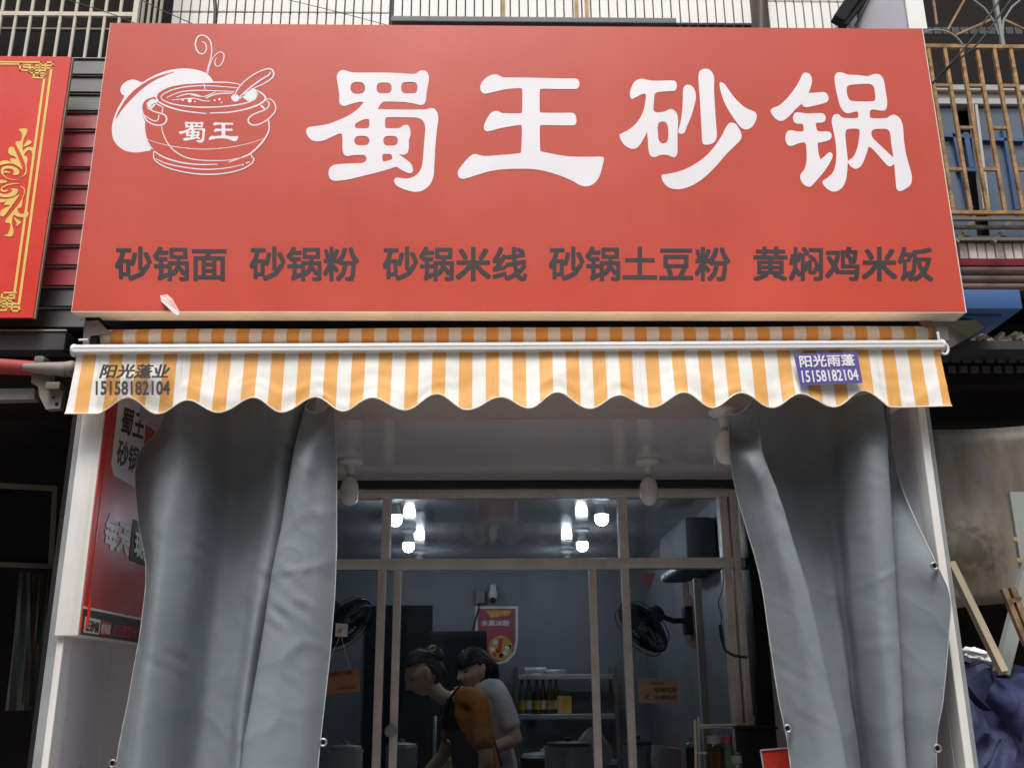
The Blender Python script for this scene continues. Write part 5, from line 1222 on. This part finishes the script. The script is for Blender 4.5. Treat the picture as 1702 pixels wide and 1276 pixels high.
# red card at the lower edge in front of the right curtain's foot
rcd = thing('red_card', U(1300,1276,CY-.1), 'red square card peeking out beside the right curtain at the lower edge', 'card')
a = [(1264,1246),(1312,1242),(1330,1390),(1290,1400)]
build('card', G().plate([U(x,y,3.35) for x,y in a], .006), m_lsign, rcd)
build('card_edge', G().bar(U(1264,1246,3.348),U(1312,1242,3.348),.004,.006).bar(U(1264,1246,3.348),U(1290,1400,3.348),.004,.006), m_stitch, rcd)
build('card_stand', G().bbox((U(1300,1380,3.37).x-.1,3.36,.17),(U(1300,1380,3.37).x+.1,3.5,U(1300,1392,3.4).z),.01), m_white, label='white stand carrying the red card behind the right curtain', cat='stand')

# ================================================================== PEOPLE
def skin_mesh(name, verts, edges, root=0, sub=2, vox=.008, extra=None, smoothit=4):
    """one continuous surface: tapered limb solids between joints, fused by a voxel remesh"""
    bm = bmesh.new()
    sp = []
    for k in range(9):
        ph = math.pi*k/8
        for j in range(14 if 0 < k < 8 else 1): sp.append(Vector((math.sin(ph)*math.cos(j*math.tau/14), math.sin(ph)*math.sin(j*math.tau/14), math.cos(ph))))
    for i, j in edges:
        tb = bmesh.new()
        for v in (verts[i], verts[j]):
            rx = v[3]; ry = v[4] if len(v) > 4 else v[3]; rz = min(rx, ry)*(.75 if len(v) > 4 else 1)
            for d in sp: tb.verts.new((v[0]+d.x*rx, v[1]+d.y*ry, v[2]+d.z*rz))
        bmesh.ops.convex_hull(tb, input=list(tb.verts)); bmesh.ops.delete(tb, geom=[v for v in tb.verts if not v.link_faces], context='VERTS')
        bmesh.ops.recalc_face_normals(tb, faces=list(tb.faces))
        tm = bpy.data.meshes.new('limb'); tb.to_mesh(tm); tb.free(); bm.from_mesh(tm); bpy.data.meshes.remove(tm)
    for ex in (extra or []): bm.from_mesh(ex)
    m2 = bpy.data.meshes.new(name); bm.to_mesh(m2); bm.free()
    o = bpy.data.objects.new(name, m2); COL.objects.link(o)
    rm = o.modifiers.new('r','REMESH'); rm.mode = 'VOXEL'; rm.voxel_size = vox
    sm = o.modifiers.new('sm','SMOOTH'); sm.iterations = smoothit; sm.factor = .5
    dg = bpy.context.evaluated_depsgraph_get(); m1 = bpy.data.meshes.new_from_object(o.evaluated_get(dg)); bpy.data.objects.remove(o)
    return m1
def head_shape(d, grow=0.0, feat=True):               # d: unit direction, +x is the face
    x, y, z = d
    a = .098 if x > 0 else .096
    p = Vector((x*a, y*.073, z*.112))
    if z < -.25:
        t = min(1, (-z-.25)/.6); p.y *= 1-.30*t; p.x += .026*t*(.3 if x > 0 else 1.0)*(1-.4*max(0,x)); p.z *= 1-.02*t
    if feat and x > 0:
        e = lambda yc, zc, sy, sz: math.exp(-((p.y-yc)/sy)**2-((p.z-zc)/sz)**2)
        p.x += .030*math.exp(-(p.y/.014)**2-((p.z+.026)/.015)**2)+.014*math.exp(-(p.y/.010)**2-((p.z-.002)/.022)**2)
        for s in (-1,1): p.x -= .012*e(s*.031,.004,.017,.012); p.x += .006*e(s*.03,.026,.022,.009); p.x += .005*e(s*.036,-.03,.02,.02)
        p.x += .009*math.exp(-(p.y/.020)**2-((p.z+.062)/.006)**2)+.008*math.exp(-(p.y/.018)**2-((p.z+.076)/.006)**2)-.004*math.exp(-(p.y/.022)**2-((p.z+.069)/.003)**2)
        p.x += .014*math.exp(-(p.y/.022)**2-((p.z+.100)/.014)**2)
    return p*(1+grow)
def head_mesh(mat4, grow=0.0, keep=None, feat=True, ears=True, n=56):
    bm = bmesh.new(); bmesh.ops.create_uvsphere(bm, u_segments=n, v_segments=n//2+8, radius=1)
    kill = []
    for v in bm.verts:
        d = v.co.normalized(); p = head_shape(d, 0, feat)
        if keep is not None and not keep(p): kill.append(v)
        if grow: p = p+Vector((p.x*1.0,p.y*1.3,p.z)).normalized()*grow*(1+.12*math.sin(d.z*9+d.y*14)+.35*NZ.noise(Vector((d.x*3,d.y*16,d.z*6))))
        v.co = p
    if kill: bmesh.ops.delete(bm, geom=kill, context='VERTS')
    if ears:
        for s in (-1,1):
            r = bmesh.ops.create_uvsphere(bm, u_segments=14, v_segments=10, radius=1)
            for v in r['verts']: v.co = Vector((v.co.x*.019+.002-.008*v.co.z, s*.080+v.co.y*.012+s*.004*v.co.x*-1, v.co.z*.034-.004))
            for v in r['verts']: v.co.y += s*.004*(-v.co.x/.02)
    me = bpy.data.meshes.new('head'); bm.to_mesh(me); bm.free(); me.transform(mat4); return me
def to_obj(name, me, mat, parent, M4, smooth=True):
    me.transform(M4); me.transform(Matrix.Translation(-W[parent.name]))
    me.materials.clear(); me.materials.append(mat)
    for p in me.polygons: p.use_smooth = smooth
    o = bpy.data.objects.new(name, me); COL.objects.link(o); o.parent = parent; W[o.name] = W[parent.name]; return o
def sub_mesh(me, keep, off=0.0):
    bm = bmesh.new(); bm.from_mesh(me); bm.normal_update()
    kill = [v for v in bm.verts if not keep(v.co)]; ns = {v: v.normal.copy() for v in bm.verts}
    for v in bm.verts: v.co += ns[v]*off
    bmesh.ops.delete(bm, geom=kill, context='VERTS'); m = bpy.data.meshes.new('cut'); bm.to_mesh(m); bm.free(); return m
def g_mesh(g):
    me = bpy.data.meshes.new('g'); me.from_pydata(g.v, [], g.f); return me

def person(label, loc, yaw, lean, neck, headpos, headrot, arms, shirt_mat, sleeve, hairstyle, scale=1.0, sback=.01):
    """local frame: +x is forward, z up, feet at 0"""
    t = thing('person', loc, label, 'person')
    M4 = Matrix.Translation(loc) @ Matrix.Rotation(yaw,4,'Z') @ Matrix.Scale(scale,4)
    L = lambda z: lean*max(0,z-.85)**1.15
    V = [(0,0,.86,.12,.15),(L(1.0)-.005,0,1.0,.095,.125),(L(1.12),0,1.12,.105,.135),(L(1.24)+.005,0,1.24,.098,.142),(L(1.32),0,1.33,.075,.11),
         (neck[0],0,neck[1],.052,.052),((neck[0]+headpos[0])/2-.0,0,(neck[1]+headpos[1])/2-.03,.046,.048),(headpos[0]-.01,0,headpos[1]-.03,.05,.05)]
    E_ = [(0,1),(1,2),(2,3),(3,4),(4,5),(5,6),(6,7)]
    def add(v, par): V.append(v); E_.append((par,len(V)-1)); return len(V)-1
    sh = {}
    for s, (el, wr_) in arms.items():
        a = add((L(1.32)-.015,s*.10,1.335,.05),4); b = add((L(1.32)-sback,s*.158,1.315,.047),a); sh[s] = V[b]
        c = add((*el,.036),b); d = add(((el[0]+wr_[0])/2,(el[1]+wr_[1])/2,(el[2]+wr_[2])/2,.033),c); e = add((*wr_,.023),d)
        f = Vector(wr_)-Vector(el); f.normalize(); side = Vector((f.z,0,-f.x)); side = side.normalized() if side.length > .01 else Vector((1,0,0)); nrm = f.cross(side)
        wv = Vector(wr_); pm = wv+f*.045; pi_ = add((*pm,.020,.030),e)
        for k in range(4):
            o_ = side*(.027-.018*k); ln = [.062,.072,.066,.052][k]
            q1 = add((*(pm+f*.035+o_),.0095),pi_); q2 = add((*(pm+f*(.035+ln*.5)+o_+nrm*.010),.0085),q1); add((*(pm+f*(.035+ln*.85)+o_+nrm*.03),.007),q2)
        q1 = add((*(wv+f*.03+side*.034),.011),pi_); q2 = add((*(wv+f*.06+side*.050+nrm*.01),.0095),q1); add((*(wv+f*.085+side*.052+nrm*.02),.008),q2)
    for s in (-1,1):
        a = add((.0,s*.078,.80,.084),0); b = add((.012,s*.09,.47,.058),a); c = add((-.012,s*.092,.10,.036),b); d = add((-.02,s*.094,.04,.036),c); add((.12,s*.105,.03,.03,.04),d)
    hm = Matrix.Translation((headpos[0],0,headpos[1])) @ headrot
    body = skin_mesh('body', V, E_, 0, 2, .0048, [head_mesh(hm)], 3)
    to_obj('body', body, m_skin, t, M4); bod = t.children[-1] if t.children else None
    # eyes, brows, lips
    def part(name, g, mat):
        me = g_mesh(g); me.transform(hm); return to_obj(name, me, mat, t, M4)
    for s in (-1,1):
        part('eye', G().sphere((.0795,s*.031,.003),.0075,.0125,.0042,12,8), m_black)
        part('eyebrow', G().tube([(.090,s*.014,.020),(.0915,s*.03,.027),(.082,s*.05,.022)],[.0022,.0028,.0012],6), m_hair)
    part('lips', G().sphere((.091,0,-.068),.0055,.018,.0062,14,8), M('lip_colour',(.34,.12,.10),.45,.05,20))
    # shirt
    VS = [(V[0][0],0,.84,.140,.172),(V[1][0],0,1.0,.118,.158),(V[2][0],0,1.12,.113,.150),(V[3][0],0,1.24,.110,.155),(V[4][0]-.004,0,1.335,.088,.125)]; ES = [(0,1),(1,2),(2,3),(3,4)]
    VS.append((VS[0][0],0,.72,.150,.182)); ES.append((0,5))
    for s, (el, wr_) in arms.items():
        a = Vector(sh[s][:3]); e = Vector(el); m_ = a.lerp(e, sleeve)
        VS.append((V[4][0]-.015,a.y*.64,a.z+.016,.066)); ES.append((4,len(VS)-1)); VS.append((a.x,a.y,a.z-.002,.056)); ES.append((len(VS)-2,len(VS)-1))
        VS.append((*a.lerp(m_,.55),.056)); ES.append((len(VS)-2,len(VS)-1)); VS.append((*m_,.055)); ES.append((len(VS)-2,len(VS)-1))
    shirt = skin_mesh('shirt', VS, ES, 0, 2, .008, None, 12)
    for v in shirt.vertices:                           # cloth creases
        v.co += v.normal*(.0035*NZ.noise(Vector((v.co.x*9,v.co.y*9,v.co.z*22)))+.002*NZ.noise(v.co*40))
    ncx, ncz = neck[0], neck[1]
    open_ = lambda p: not ((Vector((p.x-ncx-.01,p.y*.95,(p.z-ncz)*1.1)).length < .074) and p.z > ncz-.055)
    so_ = to_obj('t_shirt', sub_mesh(shirt, open_), shirt_mat, t, M4)
    md = so_.modifiers.new('t','SOLIDIFY'); md.thickness = .003
    tr = skin_mesh('trousers', [(0,0,.88,.12,.15),(0,.082,.78,.092),(.012,.092,.47,.072),(-.01,.094,.09,.055),(0,-.082,.78,.092),(.012,-.092,.47,.072),(-.01,-.094,.09,.055)], [(0,1),(1,2),(2,3),(0,4),(4,5),(5,6)], 0, 2, .010, None, 8)
    to_obj('trousers', tr, m_jean, t, M4)
    for s in (-1,1): 
        me = g_mesh(G().sphere((.05,s*.1,.036),.115,.046,.042,18,10)); to_obj('shoe', me, m_fan, t, M4)
    # hair
    if hairstyle != 'fringe':
        keep = lambda p: (p.x > -.012 and p.z > .052+.22*p.x) or (p.x <= -.012 and p.z > -.070+.9*max(0,abs(p.y)-.045)*(1 if p.x < -.03 else 2.2))
    else:
        keep = lambda p: (p.z > .014+.25*abs(p.y)) or (p.x <= .012 and p.z > -.075 and not (p.x > -.02 and abs(p.y) > .054 and p.z < .015))
    hmesh = head_mesh(hm, .013, keep, False, False, 110)
    ho = to_obj('hair', hmesh, m_hair, t, M4); hmod = ho.modifiers.new('t','SOLIDIFY'); hmod.thickness = .012; hmod.offset = -1
    if hairstyle == 'bun':
        part('hair_bun', G().sphere((-.082,0,.050),.058,.060,.056,24,16), m_hair)
        part('hair_clip', G().tube([(-.02,.066,.115),(-.045,.070,.098),(-.066,.07,.085),(-.078,.07,.064)],.0028,6).tube([(-.085+.016*math.cos(a*.5236),.073,.094+.014*math.sin(a*.5236)) for a in range(12)],.0026,6,closed=True), M('pale_hair_clip',(.75,.62,.38),.35,.05,20))
        part('nape_hair', G().sphere((-.075,0,-.03),.035,.05,.05,16,10), m_hair)
    else:
        part('ponytail', G().tube([(-.09,0,.02),(-.13,.0,-.02),(-.125,.0,-.10),(-.10,.0,-.17)],[.03,.034,.028,.008],12), m_hair)
    return t, M4, shirt, V

IF = .17
# woman in mustard shirt and black apron, seen from her left side, leaning to the left of the picture
py_ = 5.35
hx = U(703,1118,py_)
hz = hx.z-IF
p1x = hx.x+.315
sc1 = .97; hz = hz/sc1
lean1 = .30
t1, M1, shirt1, V1 = person('woman in mustard shirt and black apron leaning forward at the counter', Vector((p1x,py_,IF)), math.pi+.28, lean1, (.185,hz-.14), (.325,hz), Matrix.Rotation(R(30),4,'Y'),
   {1:((.045,.215,1.03),(.10,.20,.80)), -1:((.16,-.23,1.04),(.34,-.16,.88))}, m_must, .66, 'bun', sc1, .06)
ap = sub_mesh(shirt1, lambda p: (p.x > lean1*max(0,p.z-.85)**1.15+.015+.10*max(0,p.z-1.10) and abs(p.y) < .15-.22*max(0,p.z-1.08) and p.z < 1.34), .012)
ao = to_obj('apron', ap, m_apron, t1, M1); amd = ao.modifiers.new('t','SOLIDIFY'); amd.thickness = .004
def strap(pts, par, M4, mat, r=.009):
    me = g_mesh(G().tube(pts, r, 8)); return to_obj('apron_strap', me, mat, par, M4)
for s in (1,-1): strap([(.222,s*.07,1.25),(.20,s*.082,1.345),(.145,s*.088,1.408),(.075,s*.085,1.385),(-.005,s*.05,1.26),(-.052,s*.03,1.12),(-.072,s*.10,1.0)], t1, M1, m_apron, .006)
me = g_mesh(G().tube([(.205,.05,1.12),(.21,.06,1.135),(.205,.075,1.13),(.2,.08,1.115)],.004,6)); to_obj('apron_emblem', me, m_gold, t1, M1)
me = g_mesh(G().tube([(V1[5][0]+.055,0,V1[5][1]*0+hz-.235),(V1[5][0]+.03,.05,hz-.20),(V1[5][0]-.03,.055,hz-.16)],.002,6)); to_obj('necklace', me, m_steel, t1, M1)
# woman in white shirt behind her, head bowed
py2 = 5.85
hx2 = U(787,1112,py2); hz2 = hx2.z-IF
t2, M2, shirt2, V2 = person('woman in white t-shirt with dark fringe standing behind the woman in the apron', Vector((hx2.x+.115,py2,IF)), math.pi+.62, .20, (.085,hz2-.175), (.135,hz2), Matrix.Rotation(R(14),4,'Y'),
   {1:((.02,.235,1.08),(.24,.13,1.0)), -1:((.06,-.22,1.08),(.25,-.10,.98))}, m_tee, .66, 'fringe', 1.0)
me = g_mesh(G().lathe([(.001,-.002),(.014,-.002),(.014,0),(.001,0)],(0,0,0),'x',14)); me.transform(Matrix.Translation((.19,.075,1.235))); to_obj('chest_print', me, m_trim, t2, M2)
